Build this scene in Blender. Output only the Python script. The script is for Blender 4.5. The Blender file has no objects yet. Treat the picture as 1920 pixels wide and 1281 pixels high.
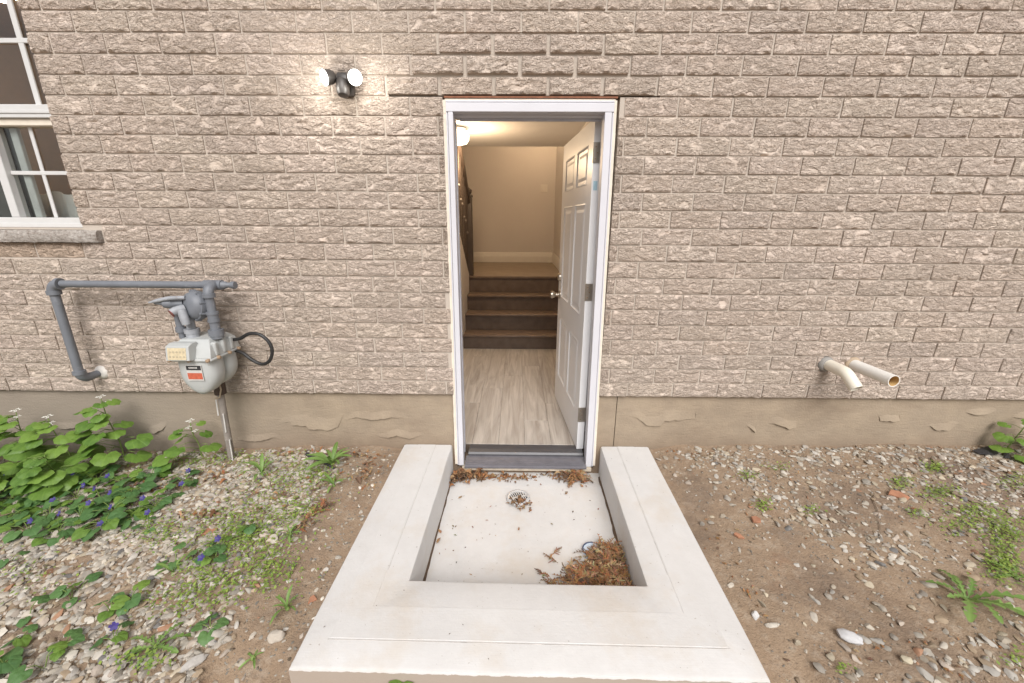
import bpy, bmesh, math, random
import numpy as np
from mathutils import Vector, Matrix, Euler
from mathutils import noise as MN

random.seed(7); RNG = np.random.default_rng(11)
SC = bpy.context.scene
COL = SC.collection
R = math.radians

# ------------------------------------------------------------------ camera
CAM_P, CAM_Y, CAM_R = 0.288187619, -0.00990577, 0.00562460
CAM_D, CAM_H, CAM_F = 2.2724881, 1.01493248, 765.11175
_fw = Vector((math.sin(CAM_Y)*math.cos(CAM_P), math.cos(CAM_Y)*math.cos(CAM_P), -math.sin(CAM_P)))
_rt = Vector((math.cos(CAM_Y), -math.sin(CAM_Y), 0))
_up = _rt.cross(_fw)
_rt2 = _rt*math.cos(CAM_R) + _up*math.sin(CAM_R)
_up2 = _rt2.cross(_fw)
cd = bpy.data.cameras.new('camera'); cam = bpy.data.objects.new('camera', cd); COL.objects.link(cam)
M = Matrix((( _rt2.x, _up2.x, -_fw.x, 0), (_rt2.y, _up2.y, -_fw.y, -CAM_D), (_rt2.z, _up2.z, -_fw.z, CAM_H), (0,0,0,1)))
cam.matrix_world = M
cd.sensor_width = 36; cd.lens = CAM_F/1920*36; cd.clip_start = .02; cd.clip_end = 500
SC.camera = cam

# ------------------------------------------------------------------ light
SUN_EL, SUN_AZ = R(44), R(172)        # azimuth measured from +Y towards +X : light comes from behind the camera, a little right
w = bpy.data.worlds.new('World'); SC.world = w; w.use_nodes = True
nt = w.node_tree; nt.nodes.clear()
sky = nt.nodes.new('ShaderNodeTexSky'); sky.sky_type = 'NISHITA'; sky.sun_disc = False
sky.sun_elevation = SUN_EL; sky.sun_rotation = SUN_AZ; sky.air_density = 1.0; sky.dust_density = 3.0; sky.ozone_density = 1.0
hs = nt.nodes.new('ShaderNodeHueSaturation'); hs.inputs['Saturation'].default_value = .22
bg = nt.nodes.new('ShaderNodeBackground'); bg.inputs[1].default_value = .085
wo = nt.nodes.new('ShaderNodeOutputWorld')
nt.links.new(sky.outputs[0], hs.inputs['Color']); nt.links.new(hs.outputs[0], bg.inputs[0]); nt.links.new(bg.outputs[0], wo.inputs[0])
sl = bpy.data.lights.new('sun', 'SUN'); sl.energy = 2.2; sl.angle = R(36); sl.color = (1, .97, .945)
so = bpy.data.objects.new('sun', sl); COL.objects.link(so)
_sd = Vector((math.sin(SUN_AZ)*math.cos(SUN_EL), math.cos(SUN_AZ)*math.cos(SUN_EL), math.sin(SUN_EL)))
so.rotation_euler = _sd.to_track_quat('Z', 'Y').to_euler()
so.location = (0, -6, 9)
SC.view_settings.view_transform = 'Standard'; SC.view_settings.look = 'None'
SC.view_settings.exposure = 0.54; SC.view_settings.gamma = 1; SC.view_settings.use_curve_mapping = False
SC.cycles.max_bounces = 8; SC.cycles.transparent_max_bounces = 12

# ------------------------------------------------------------------ helpers
def tag(o, label=None, cat=None, group=None, kind=None):
    if label: o['label'] = label
    if cat: o['category'] = cat
    if group: o['group'] = group
    if kind: o['kind'] = kind
    return o

def empty(name, loc=(0,0,0), label=None, cat=None, group=None):
    o = bpy.data.objects.new(name, None); COL.objects.link(o); o.location = loc
    o.empty_display_size = .05
    return tag(o, label, cat, group)

def link(name, me, parent=None, matrix=None):
    o = bpy.data.objects.new(name, me); COL.objects.link(o)
    if parent: o.parent = parent
    if matrix is not None: o.matrix_local = matrix
    return o

class MB:
    def __init__(s): s.v = []; s.f = []; s.c = []; s.smooth = False
    def add(s, vs, fs, col=None):
        n = len(s.v); s.v.extend([tuple(p) for p in vs])
        for f in fs: s.f.append(tuple(i+n for i in f)); s.c.append(col)
        return s
    def box(s, a, b, col=None):
        (x0,y0,z0),(x1,y1,z1) = a,b
        vs = [(x0,y0,z0),(x1,y0,z0),(x1,y1,z0),(x0,y1,z0),(x0,y0,z1),(x1,y0,z1),(x1,y1,z1),(x0,y1,z1)]
        return s.add(vs, [(0,3,2,1),(4,5,6,7),(0,1,5,4),(1,2,6,5),(2,3,7,6),(3,0,4,7)], col)
    def bbox(s, a, b, r=.004, col=None, seg=1):
        bm = bmesh.new(); bmesh.ops.create_cube(bm, size=1)
        c = [(a[i]+b[i])/2 for i in range(3)]; d = [b[i]-a[i] for i in range(3)]
        for v in bm.verts: v.co = Vector([c[i]+v.co[i]*d[i] for i in range(3)])
        bmesh.ops.bevel(bm, geom=bm.edges[:], offset=min(r, min(abs(q) for q in d)*.45), segments=seg, affect='EDGES', profile=.5)
        bm.verts.index_update()
        s.add([v.co[:] for v in bm.verts], [[v.index for v in f.verts] for f in bm.faces], col); bm.free(); return s
    def tube(s, pts, r, n=10, caps=True, col=None, r2=None):
        pts = [Vector(p) for p in pts]; N = len(pts)
        rs = r if isinstance(r, (list, tuple)) else [r + ((r2 if r2 is not None else r)-r)*i/(N-1) for i in range(N)]
        vs = []; t0 = (pts[1]-pts[0]).normalized()
        u = t0.orthogonal().normalized()
        for i, p in enumerate(pts):
            t = (pts[min(i+1, N-1)] - pts[max(i-1, 0)]).normalized()
            u = (u - t*u.dot(t)).normalized(); w_ = t.cross(u)
            for k in range(n):
                a = 2*math.pi*k/n
                vs.append(p + (u*math.cos(a) + w_*math.sin(a))*rs[i])
        fs = [(i*n+k, i*n+(k+1)%n, (i+1)*n+(k+1)%n, (i+1)*n+k) for i in range(N-1) for k in range(n)]
        if caps: fs += [tuple(range(n-1, -1, -1)), tuple((N-1)*n+k for k in range(n))]
        return s.add(vs, fs, col)
    def lathe(s, prof, origin, axis, n=24, col=None, caps=True):
        # prof: list of (r, h) along axis
        ax = Vector(axis).normalized(); u = ax.orthogonal().normalized(); w_ = ax.cross(u); o = Vector(origin)
        vs = []
        for r_, h in prof:
            for k in range(n):
                a = 2*math.pi*k/n; vs.append(o + ax*h + (u*math.cos(a)+w_*math.sin(a))*max(r_, 1e-4))
        m = len(prof)
        fs = [(i*n+k, i*n+(k+1)%n, (i+1)*n+(k+1)%n, (i+1)*n+k) for i in range(m-1) for k in range(n)]
        if caps: fs += [tuple(range(n-1,-1,-1)), tuple((m-1)*n+k for k in range(n))]
        return s.add(vs, fs, col)
    def prism(s, poly, axis, a, b, col=None):
        # poly: 2-D points, extruded along axis ('x','y','z') from a to b
        def P(p, t): return {'x': (t,p[0],p[1]), 'y': (p[0],t,p[1]), 'z': (p[0],p[1],t)}[axis]
        n = len(poly); vs = [P(p,a) for p in poly]+[P(p,b) for p in poly]
        fs = [tuple(range(n-1,-1,-1)), tuple(range(n,2*n))]+[(i,(i+1)%n,n+(i+1)%n,n+i) for i in range(n)]
        return s.add(vs, fs, col)
    def mesh(s, name, mat, smooth=False, angle=None):
        me = bpy.data.meshes.new(name); me.from_pydata(s.v, [], s.f)
        bm = bmesh.new(); bm.from_mesh(me); bmesh.ops.recalc_face_normals(bm, faces=bm.faces); bm.to_mesh(me); bm.free()
        if any(c is not None for c in s.c):
            at = me.color_attributes.new('tone', 'FLOAT_COLOR', 'CORNER')
            arr = []
            for f, c in zip(s.f, s.c): arr += list((c if c is not None else (.5,.5,.5,1)))*len(f)
            at.data.foreach_set('color', arr)
        if mat: me.materials.append(mat)
        if smooth:
            me.shade_smooth()
            if angle: me.set_sharp_from_angle(angle=R(angle))
        return me
    def build(s, name, mat, parent=None, smooth=False, angle=None):
        return link(name, s.mesh(name, mat, smooth, angle), parent)

def ev(c): return (c[0], c[1], c[2], 1)

class NT:
    """tiny node-tree writer"""
    def __init__(s, name):
        s.m = bpy.data.materials.new(name); s.m.use_nodes = True; s.t = s.m.node_tree; s.t.nodes.clear()
        s.out = s.t.nodes.new('ShaderNodeOutputMaterial'); s.b = s.t.nodes.new('ShaderNodeBsdfPrincipled')
        s.t.links.new(s.b.outputs[0], s.out.inputs[0])
    def n(s, kind, ins=None, **kw):
        nd = s.t.nodes.new(kind)
        for k, v in kw.items(): setattr(nd, k, v)
        for k, v in (ins or {}).items():
            sk = nd.inputs[k]
            if isinstance(v, bpy.types.NodeSocket): s.t.links.new(v, sk)
            else: sk.default_value = v
        return nd
    def pos(s): return s.n('ShaderNodeNewGeometry').outputs['Position']
    def obj(s): return s.n('ShaderNodeTexCoord').outputs['Object']
    def scale(s, v, sc): return s.n('ShaderNodeMapping', {'Vector': v, 'Scale': sc}).outputs[0]
    def noise(s, v, sc, det=4, rough=.55, dist=0):
        return s.n('ShaderNodeTexNoise', {'Vector': v, 'Scale': sc, 'Detail': det, 'Roughness': rough, 'Distortion': dist}).outputs['Fac']
    def ramp(s, f, stops):
        r = s.n('ShaderNodeValToRGB', {'Fac': f}); e = r.color_ramp.elements
        while len(e) < len(stops): e.new(.5)
        for i, (p, c) in enumerate(stops): e[i].position = p; e[i].color = ev(c) if not isinstance(c, (int, float)) else (c, c, c, 1)
        return r.outputs[0]
    def mix(s, f, a, b, mode='MIX'):
        nd = s.n('ShaderNodeMix', data_type='RGBA', blend_type=mode)
        for i, v in ((0, f), (6, a), (7, b)):
            if isinstance(v, bpy.types.NodeSocket): s.t.links.new(v, nd.inputs[i])
            elif i == 0: nd.inputs[0].default_value = v
            else: nd.inputs[i].default_value = ev(v)
        return nd.outputs[2]
    def math(s, op, a, b=0.):
        nd = s.n('ShaderNodeMath', operation=op)
        for i, v in enumerate((a, b)):
            if isinstance(v, bpy.types.NodeSocket): s.t.links.new(v, nd.inputs[i])
            else: nd.inputs[i].default_value = v
        return nd.outputs[0]
    def bump(s, h, strength=.5, dist=.01):
        b = s.n('ShaderNodeBump', {'Height': h, 'Strength': strength, 'Distance': dist}); s.t.links.new(b.outputs[0], s.b.inputs['Normal'])
    def col(s, c):
        if isinstance(c, bpy.types.NodeSocket): s.t.links.new(c, s.b.inputs['Base Color'])
        else: s.b.inputs['Base Color'].default_value = ev(c)
    def rough(s, r):
        if isinstance(r, bpy.types.NodeSocket): s.t.links.new(r, s.b.inputs['Roughness'])
        else: s.b.inputs['Roughness'].default_value = r

def attr(m, name='tone'): return m.n('ShaderNodeAttribute', attribute_name=name).outputs['Color']

def simple(name, c, rough=.5, metal=0, var=.12, vs=18, bump=0, bs=60, dirt=None):
    m = NT(name); p = m.pos()
    n1 = m.noise(p, vs, 5)
    k = m.ramp(n1, [(.3, tuple(q*(1-var) for q in c)), (.7, tuple(min(1, q*(1+var)) for q in c))])
    if dirt:
        d = m.ramp(m.noise(p, dirt[1], 6, .65), [(dirt[2], 0.), (min(1, dirt[2]+.12), 1.)])
        k = m.mix(d, k, dirt[0])
    m.col(k); m.rough(rough); m.b.inputs['Metallic'].default_value = metal
    if bump: m.bump(m.noise(p, bs, 4), bump, .004)
    return m.m

# ------------------------------------------------------------------ materials
MAT = {}
def brick_mat():
    """split-face block: pale worn skin broken into small ledges that show a browner body"""
    m = NT('rock_face_brick'); p = m.pos(); t = attr(m)
    n1 = m.noise(m.scale(p, (40, 40, 84)), 1, 4, .6, .9)
    n2 = m.noise(p, 210, 3)
    patch = m.noise(m.scale(p, (15, 15, 24)), 1, 3, .5, .6)           # smoother unbroken areas
    ter = m.ramp(n1, [(.28, 0.), (.40, .14), (.425, .40), (.485, .46), (.51, .74), (.575, .80), (.60, 1.), (.8, .94)])
    calm = m.ramp(patch, [(.52, 1.), (.68, .10)])
    # broken edges between the flakes show the browner body of the block
    l1 = m.ramp(m.math('ABSOLUTE', m.math('SUBTRACT', n1, .413)), [(.004, 1.), (.030, 0.)])
    l2 = m.ramp(m.math('ABSOLUTE', m.math('SUBTRACT', n1, .498)), [(.004, 1.), (.026, 0.)])
    l3 = m.ramp(m.math('ABSOLUTE', m.math('SUBTRACT', n1, .588)), [(.004, 1.), (.026, 0.)])
    ln = m.math('MULTIPLY', m.math('MAXIMUM', m.math('MAXIMUM', l1, l2), l3), m.math('MULTIPLY', calm, .62))
    c = m.mix(m.noise(m.scale(p, (24, 24, 40)), 1, 4, .6), (.575, .468, .392), (.685, .575, .49))
    c = m.mix(m.ramp(m.noise(p, 2.2, 3), [(.35, 0.), (.7, .5)]), c, (.56, .475, .40))
    c = m.mix(ln, c, (.32, .218, .148))
    c = m.mix(1.0, c, t, 'MULTIPLY')
    rs = m.ramp(m.noise(p, 31, 4, .7), [(.65, 0.), (.76, .5)])
    c = m.mix(rs, c, (.45, .31, .21))
    m.col(c); m.rough(.92)
    h = m.math('ADD', m.math('MULTIPLY', ter, calm), m.math('MULTIPLY', n2, .07))
    m.bump(h, 1., .013); return m.m
MAT['brick'] = brick_mat()
def mortar_mat():
    m = NT('lime_mortar'); p = m.pos()
    c = m.mix(m.noise(p, 14, 5), (.43, .37, .312), (.54, .475, .41)); m.col(c); m.rough(.95)
    m.bump(m.noise(p, 120, 4), .5, .004); return m.m
MAT['mortar'] = mortar_mat()
def conc_mat():
    m = NT('new_concrete'); p = m.pos()
    c = m.mix(m.noise(p, 5, 6, .6), (.57, .553, .535), (.66, .645, .63))
    st = m.ramp(m.noise(p, 3.1, 6, .65), [(.50, 0.), (.72, .7)]); c = m.mix(m.ramp(m.noise(p, 13, 5, .7), [(.35, .35), (.62, 0.)]), c, (.545, .525, .505)); c = m.mix(st, c, (.55, .485, .41))
    sp = m.ramp(m.noise(p, 95, 2), [(.72, 0.), (.77, .7)]); c = m.mix(sp, c, (.33, .28, .23))
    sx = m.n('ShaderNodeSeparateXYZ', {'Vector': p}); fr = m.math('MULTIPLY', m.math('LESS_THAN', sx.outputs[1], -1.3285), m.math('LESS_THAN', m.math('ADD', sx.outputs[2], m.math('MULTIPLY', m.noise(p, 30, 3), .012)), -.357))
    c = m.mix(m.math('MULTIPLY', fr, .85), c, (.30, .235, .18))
    br = m.noise(m.scale(p, (8, 260, 8)), 1, 3)
    m.col(c); m.rough(.8)
    m.bump(m.math('ADD', m.math('MULTIPLY', br, .35), m.noise(p, 70, 5)), .3, .003); return m.m
MAT['concrete'] = conc_mat()
def found_mat():
    m = NT('old_parging'); p = m.pos()
    c = m.mix(m.noise(m.scale(p, (2.2, 2, 5)), 1, 5, .6), (.232, .178, .126), (.352, .286, .212))
    c = m.mix(m.ramp(m.noise(p, 7, 6, .65), [(.42, 0.), (.68, .6)]), c, (.375, .298, .213)); c = m.mix(m.ramp(m.noise(m.scale(p, (3, 3, 7)), 1, 5, .6), [(.56, 0.), (.70, .4)]), c, (.21, .155, .11))
    # damp, dirtier stain along the foot of the wall (splash zone) and grey weathering far left / right
    xz = m.n('ShaderNodeSeparateXYZ', {'Vector': p}); 
    foot = m.n('ShaderNodeMapRange', {'Value': m.math('ADD', xz.outputs[2], m.math('MULTIPLY', m.noise(p, 5, 4), .16)), 'From Min': -.36, 'From Max': -.16, 'To Min': .75, 'To Max': 0.}).outputs[0]
    c = m.mix(foot, c, (.165, .112, .075))
    g = m.n('ShaderNodeMapRange', {'Value': xz.outputs[0], 'From Min': -1.2, 'From Max': -2.4, 'To Min': 0., 'To Max': .75}).outputs[0]
    c = m.mix(g, c, (.245, .21, .172))
    m.col(c); m.rough(.93)
    m.bump(m.math('ADD', m.noise(m.scale(p, (14, 14, 70)), 1, 5), m.noise(p, 90, 4)), .45, .006); return m.m
MAT['foundation'] = found_mat()
MAT['flake'] = simple('parging_skin', (.37, .30, .222), .93, var=.2, vs=9, bump=.5, bs=80)
def soil_mat():
    m = NT('bare_soil'); p = m.pos()
    c = m.mix(m.noise(p, 6, 6, .65), (.235, .158, .10), (.37, .275, .188))
    c = m.mix(m.ramp(m.noise(p, 26, 5, .7), [(.5, 0.), (.7, .7)]), c, (.42, .34, .26))
    c = m.mix(m.ramp(m.noise(p, 2.6, 5, .65), [(.50, 0.), (.68, .75)]), c, (.17, .122, .088))
    c = m.mix(m.ramp(m.noise(p, 60, 4, .7), [(.55, 0.), (.7, .6)]), c, (.15, .11, .08))
    c = m.mix(m.ramp(m.noise(p, 3.4, 4, .7), [(.6, 0.), (.72, .45)]), c, (.25, .13, .07))
    m.col(c); m.rough(.97)
    m.bump(m.math('ADD', m.noise(p, 45, 6, .7), m.math('MULTIPLY', m.noise(p, 170, 4), .5)), .9, .009); return m.m
MAT['soil'] = soil_mat()
def tone_mat(name, rough=.8, bump=.3, bs=90, var=.2, vs=60):
    m = NT(name); p = m.pos(); t = attr(m)
    k = m.ramp(m.noise(p, vs, 4), [(.3, 1-var), (.7, 1.)]); m.col(m.mix(1., t, k, 'MULTIPLY')); m.rough(rough)
    if bump: m.bump(m.noise(p, bs, 4), bump, .003)
    return m.m
MAT['stone'] = tone_mat('limestone_chips', .85)
MAT['litter'] = tone_mat('dry_leaf', .85, .3, 200, .35, 90)
def leaf_mat(name, dark, light, vein=.25, tr=.3):
    m = NT(name); o = m.n('ShaderNodeObjectInfo').outputs['Random']; oc = m.obj(); p = m.pos()
    c = m.mix(o, dark, light)
    c = m.mix(m.ramp(m.noise(p, 30, 4), [(.4, 0.), (.75, .35)]), c, tuple(min(1, q*1.35) for q in light))
    # veins fan out from the leaf base: leaf-local polar angle
    sx = m.n('ShaderNodeSeparateXYZ', {'Vector': oc})
    ang = m.math('ARCTAN2', sx.outputs[0], m.math('ADD', sx.outputs[1], .18))
    vv = m.math('ABSOLUTE', m.math('SINE', m.math('MULTIPLY', ang, 7.)))
    v = m.ramp(vv, [(.0, vein), (.22, 0.)])
    c = m.mix(v, c, tuple(min(1, q*1.5) for q in light))
    m.col(c); m.rough(.5)
    m.bump(m.math('ADD', m.math('MULTIPLY', vv, .6), m.noise(p, 80, 3)), .35, .004)
    trn = m.n('ShaderNodeBsdfTranslucent', {'Color': c}); mx = m.n('ShaderNodeMixShader', {'Fac': tr})
    m.t.links.new(m.b.outputs[0], mx.inputs[1]); m.t.links.new(trn.outputs[0], mx.inputs[2]); m.t.links.new(mx.outputs[0], m.out.inputs[0])
    return m.m
MAT['mustard_leaf'] = leaf_mat('bright_leaf', (.088, .18, .028), (.185, .30, .052))
MAT['violet_leaf'] = leaf_mat('dark_leaf', (.065, .15, .045), (.12, .23, .07))
MAT['weed_leaf'] = leaf_mat('weed_leaf', (.13, .23, .05), (.23, .35, .095))
MAT['cover'] = tone_mat('tiny_leaf', .6, 0)
MAT['stem'] = simple('green_stem', (.17, .24, .06), .6)
MAT['white_petal'] = simple('white_petal', (.75, .75, .68), .6)
MAT['violet_petal'] = simple('violet_petal', (.045, .03, .17), .6, var=.3)
MAT['white_paint'] = simple('white_frame_paint', (.585, .58, .615), .38, var=.03, vs=5, dirt=((.55, .5, .45), 26, .70))
MAT['cream_paint'] = simple('cream_caulk', (.70, .63, .53), .6, var=.08)
MAT['door_paint'] = simple('white_door_paint', (.80, .795, .80), .34, var=.02, vs=3)
MAT['vinyl'] = simple('white_vinyl', (.58, .575, .565), .35, var=.03, dirt=((.5, .45, .38), 17, .72))
MAT['rust'] = simple('rusty_lintel', (.24, .10, .055), .85, var=.35, vs=30, bump=.4)
MAT['sill_grey'] = simple('grey_threshold', (.135, .13, .145), .5, var=.15, vs=22, dirt=((.45, .42, .40), 38, .70))
MAT['wood_cap'] = simple('dusty_wood', (.52, .45, .36), .8, var=.2)
MAT['nickel'] = simple('satin_nickel', (.55, .50, .43), .3, 1, var=.08)
MAT['black'] = simple('black_plastic', (.03, .03, .032), .5)
MAT['bronze'] = simple('dark_bronze', (.055, .048, .044), .45, var=.15)
MAT['steel'] = simple('stainless', (.62, .62, .62), .35, .3)
MAT['pipe_grey'] = simple('grey_pipe_paint', (.155, .165, .185), .5, var=.10, vs=12, bump=.1, dirt=((.23, .24, .26), 14, .60))
MAT['pipe_light'] = simple('worn_grey_paint', (.30, .31, .33), .5, var=.2, vs=20, dirt=((.20, .16, .13), 30, .64))
MAT['meter'] = simple('meter_paint', (.44, .45, .44), .42, var=.06, vs=8, dirt=((.33, .28, .20), 20, .68))
MAT['meter_plate'] = simple('yellowed_plate', (.56, .47, .31), .5, var=.15, vs=60, dirt=((.34, .22, .12), 40, .64))
MAT['bolt'] = simple('rusty_bolt', (.33, .23, .15), .6)
MAT['red'] = simple('faded_red', (.48, .11, .06), .5, var=.2, vs=80)
MAT['label_white'] = simple('pale_label', (.55, .53, .50), .5)
MAT['red_cap'] = simple('oxide_red', (.20, .06, .05), .7)
MAT['cable'] = simple('black_cable', (.022, .021, .021), .45)
MAT['pvc'] = simple('cream_pvc', (.74, .69, .585), .36, var=.05, vs=6)
MAT['pvc_white'] = simple('white_pvc', (.77, .745, .70), .36, var=.03, vs=6)
MAT['pvc_in'] = simple('pvc_inside', (.55, .36, .15), .6)
MAT['caulk'] = simple('grey_caulk', (.27, .255, .235), .85, var=.15, bump=.5)
MAT['conduit'] = simple('weathered_conduit', (.235, .205, .18), .7, var=.25, vs=14, dirt=((.55, .51, .46), 22, .64))
MAT['wall_int'] = simple('hall_paint', (.60, .555, .515), .8, var=.02, vs=2)
MAT['ceil_int'] = simple('ceiling_paint', (.68, .65, .62), .85, var=.02, vs=2)
MAT['trim_int'] = simple('hall_trim', (.70, .66, .60), .45, var=.02)
MAT['stair_dark'] = simple('dark_stair_riser', (.125, .09, .068), .55, var=.2, vs=12)
MAT['stair_tread'] = simple('brown_tread', (.155, .11, .082), .42, var=.2, vs=12)
MAT['landing'] = simple('landing_boards', (.25, .195, .14), .5, var=.12, vs=6)
MAT['rail'] = simple('dark_railing', (.05, .036, .028), .45)
MAT['iron'] = simple('baluster_collar', (.11, .09, .075), .45)
MAT['room'] = simple('room_paint', (.36, .28, .225), .9, var=.04)
MAT['curtain'] = simple('sheer_curtain', (.62, .61, .60), .9, var=.05)
MAT['screen'] = simple('insect_screen', (.09, .085, .08), .9)
MAT['terracotta'] = simple('broken_terracotta', (.35, .165, .095), .85, var=.25, vs=25, bump=.4)
MAT['twig'] = simple('grey_twig', (.24, .18, .13), .85, var=.2, vs=40, bump=.4)
MAT['sheet'] = simple('black_sheet', (.035, .033, .036), .6, bump=.5, bs=40)
MAT['sillstone'] = None
def sill_mat():
    m = NT('rough_sill_stone'); p = m.pos()
    c = m.mix(m.ramp(m.noise(p, 45, 6, .7), [(.35, 0.), (.68, 1.)]), (.23, .19, .16), (.55, .51, .47))
    m.col(c); m.rough(.95); m.bump(m.noise(m.scale(p, (45, 45, 70)), 1, 6, .65, .8), 1., .014); return m.m
MAT['sillstone'] = sill_mat()
def plank_mat():
    m = NT('pale_vinyl_plank'); p = m.pos(); r = m.n('ShaderNodeObjectInfo').outputs['Random']
    off = m.n('ShaderNodeVectorMath', {0: p, 1: m.n('ShaderNodeCombineXYZ', {'X': m.math('MULTIPLY', r, 9.), 'Y': m.math('MULTIPLY', r, 31.)}).outputs[0]}, operation='ADD').outputs[0]
    g = m.noise(m.scale(off, (22, 1.6, 1)), 1, 5, .6, 1.2)
    c = m.mix(m.ramp(g, [(.33, 0.), (.66, 1.)]), (.27, .235, .205), (.48, .44, .395))
    c = m.mix(m.math('MULTIPLY', r, .35), c, (.42, .37, .32))
    m.col(c); m.rough(.42); return m.m
MAT['plank'] = plank_mat()
def emit(name, c, s):
    m = NT(name); e = m.n('ShaderNodeEmission', {'Color': ev(c), 'Strength': s}); m.t.links.new(e.outputs[0], m.out.inputs[0]); return m.m
MAT['flood'] = emit('lit_led_lens', (1, .97, .90), 5)
MAT['globe'] = emit('lit_glass_globe', (1, .84, .62), 3.2)
MAT['roomlamp'] = emit('lit_room_lamp', (1, .72, .44), 62)
def glass_mat():
    m = NT('window_glass')
    tr = m.n('ShaderNodeBsdfTransparent', {'Color': (.86, .88, .87, 1)}); gl = m.n('ShaderNodeBsdfGlossy', {'Color': (1, 1, 1, 1), 'Roughness': .02})
    fr = m.n('ShaderNodeFresnel', {'IOR': 1.52}); f2 = m.math('MULTIPLY', m.math('MULTIPLY', fr.outputs[0], 1.7), m.math('SUBTRACT', 1., m.n('ShaderNodeNewGeometry').outputs['Backfacing']))
    mx = m.n('ShaderNodeMixShader', {'Fac': f2}); m.t.links.new(tr.outputs[0], mx.inputs[1]); m.t.links.new(gl.outputs[0], mx.inputs[2])
    m.t.links.new(mx.outputs[0], m.out.inputs[0]); return m.m
MAT['glass'] = glass_mat()

# ------------------------------------------------------------------ ground height
def sstep(a, b, x): t = max(0., min(1., (x-a)/(b-a))); return t*t*(3-2*t)
def gz(x, y, fine=True):
    if x < 0:
        z = -.362 - .052*max(0., -x-1.15) - .03*sstep(-.5, -1.3, y)
        z -= .015*(1-sstep(.0, .25, abs(x+.72)))
    else:
        z = -.338 + .018*sstep(1.0, 2.6, x) - .055*sstep(-.1, -1.3, y) - .034*(1-sstep(.0, .28, abs(x-.82)))
    if abs(x) < 1.0 and y < -1.2: z -= .045*sstep(-1.2, -1.36, y)
    if fine:
        z += .016*MN.fractal(Vector((x*2.3, y*2.3, 3.1)), 1., 2., 4) + .006*MN.noise(Vector((x*13, y*13, 9.)))
    return z

def build_ground():
    xs = np.concatenate([np.linspace(-40, -4.2, 8)[:-1], np.arange(-4.2, 4.2, .035), np.linspace(4.2, 40, 8)])
    ys = np.concatenate([np.linspace(-40, -2.2, 8)[:-1], np.arange(-2.2, .06, .035)])
    vs = []; nx, ny = len(xs), len(ys)
    for y in ys:
        for x in xs:
            vs.append((x, y, gz(min(max(x, -4.2), 4.2), max(y, -3.))))
    fs = []
    for j in range(ny-1):
        for i in range(nx-1):
            cx, cy = (xs[i]+xs[i+1])/2, (ys[j]+ys[j+1])/2
            if -.68 < cx < .775 and cy > -1.28: continue
            fs.append((j*nx+i, j*nx+i+1, (j+1)*nx+i+1, (j+1)*nx+i))
    mb = MB(); mb.v = vs; mb.f = fs; mb.c = [None]*len(fs)
    o = mb.build('ground', MAT['soil'], smooth=True); tag(o, kind='structure')
build_ground()

# ------------------------------------------------------------------ brick wall
BW, BH, P, C = .257, .080, .267, .089
house = empty('brick_wall', (0, .05, 0), 'beige rock-faced brick wall of the house around the open door', 'wall')
def hpar(o):  # children of an Empty that is only translated
    o.parent = house; o.matrix_parent_inverse = Matrix.Translation((0, -.05, 0)); return o

def brick_verts(seed, nx=26, nz=9, W=BW, H=BH, amp=1.0):
    """front face is a relief grid at local y ~ 0 (-y is outwards), body goes back to y=.04; origin at the centre of the face"""
    vs = []; fs = []
    for j in range(nz+1):
        for i in range(nx+1):
            u, v = i/nx, j/nz
            x, z = (u-.5)*W, (v-.5)*H
            q = Vector((x*26+seed*17.3, seed*5.1, z*52))
            n = MN.fractal(q, .9, 2.1, 4); st = math.floor(n*3.2+.5)/3.2
            h = .55*st + .45*n + .35*MN.noise(Vector((x*70, seed*3.7, z*120)))
            e = min(1., min(u, 1-u)*W/.008, min(v, 1-v)*H/.007)
            ex = x + (0 if 0 < i < nx else .0016*MN.noise(Vector((z*40, seed*2.2, i))))
            ez = z + (0 if 0 < j < nz else .0022*MN.noise(Vector((x*22, seed*9.1, j))))
            vs.append((ex, -.0015 - (.0034 + .0080*h*amp)*e, ez))
    id_ = lambda i, j: j*(nx+1)+i
    for j in range(nz):
        for i in range(nx): fs.append((id_(i,j), id_(i+1,j), id_(i+1,j+1), id_(i,j+1)))
    rim = [id_(i,0) for i in range(nx+1)] + [id_(nx,j) for j in range(1,nz+1)] + [id_(i,nz) for i in range(nx-1,-1,-1)] + [id_(0,j) for j in range(nz-1,0,-1)]
    b0 = len(vs)
    for r_ in rim: x, y, z = vs[r_]; vs.append((x, .04, z))
    m = len(rim)
    for k in range(m): fs.append((rim[(k+1)%m], rim[k], b0+k, b0+(k+1)%m))
    return vs, fs

NV = 20
tones = [(.90+.16*random.random(),)*3 for _ in range(NV)]
tones = [(t[0]*(1+.010*random.uniform(-1,1)), t[0], t[0]*(1+.014*random.uniform(-1,1)), 1) for t in tones]
VAR = []; LOW = []
for s in range(NV):
    v, f = brick_verts(s+1); VAR.append((v, f))
FLAT = [brick_verts(50+s, 12, 4, amp=.25) for s in range(3)]
for s in range(4): LOW.append(brick_verts(80+s, 4, 2))
def vmesh(v, f, c, name='brick'):
    mb = MB(); mb.add(v, f, c); return mb.mesh(name, MAT['brick'], True, 50)
VMESH = [vmesh(v, f, tones[i]) for i, (v, f) in enumerate(VAR)]
FMESH = [vmesh(v, f, (.82, .76, .70, 1)) for v, f in FLAT]

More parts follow.
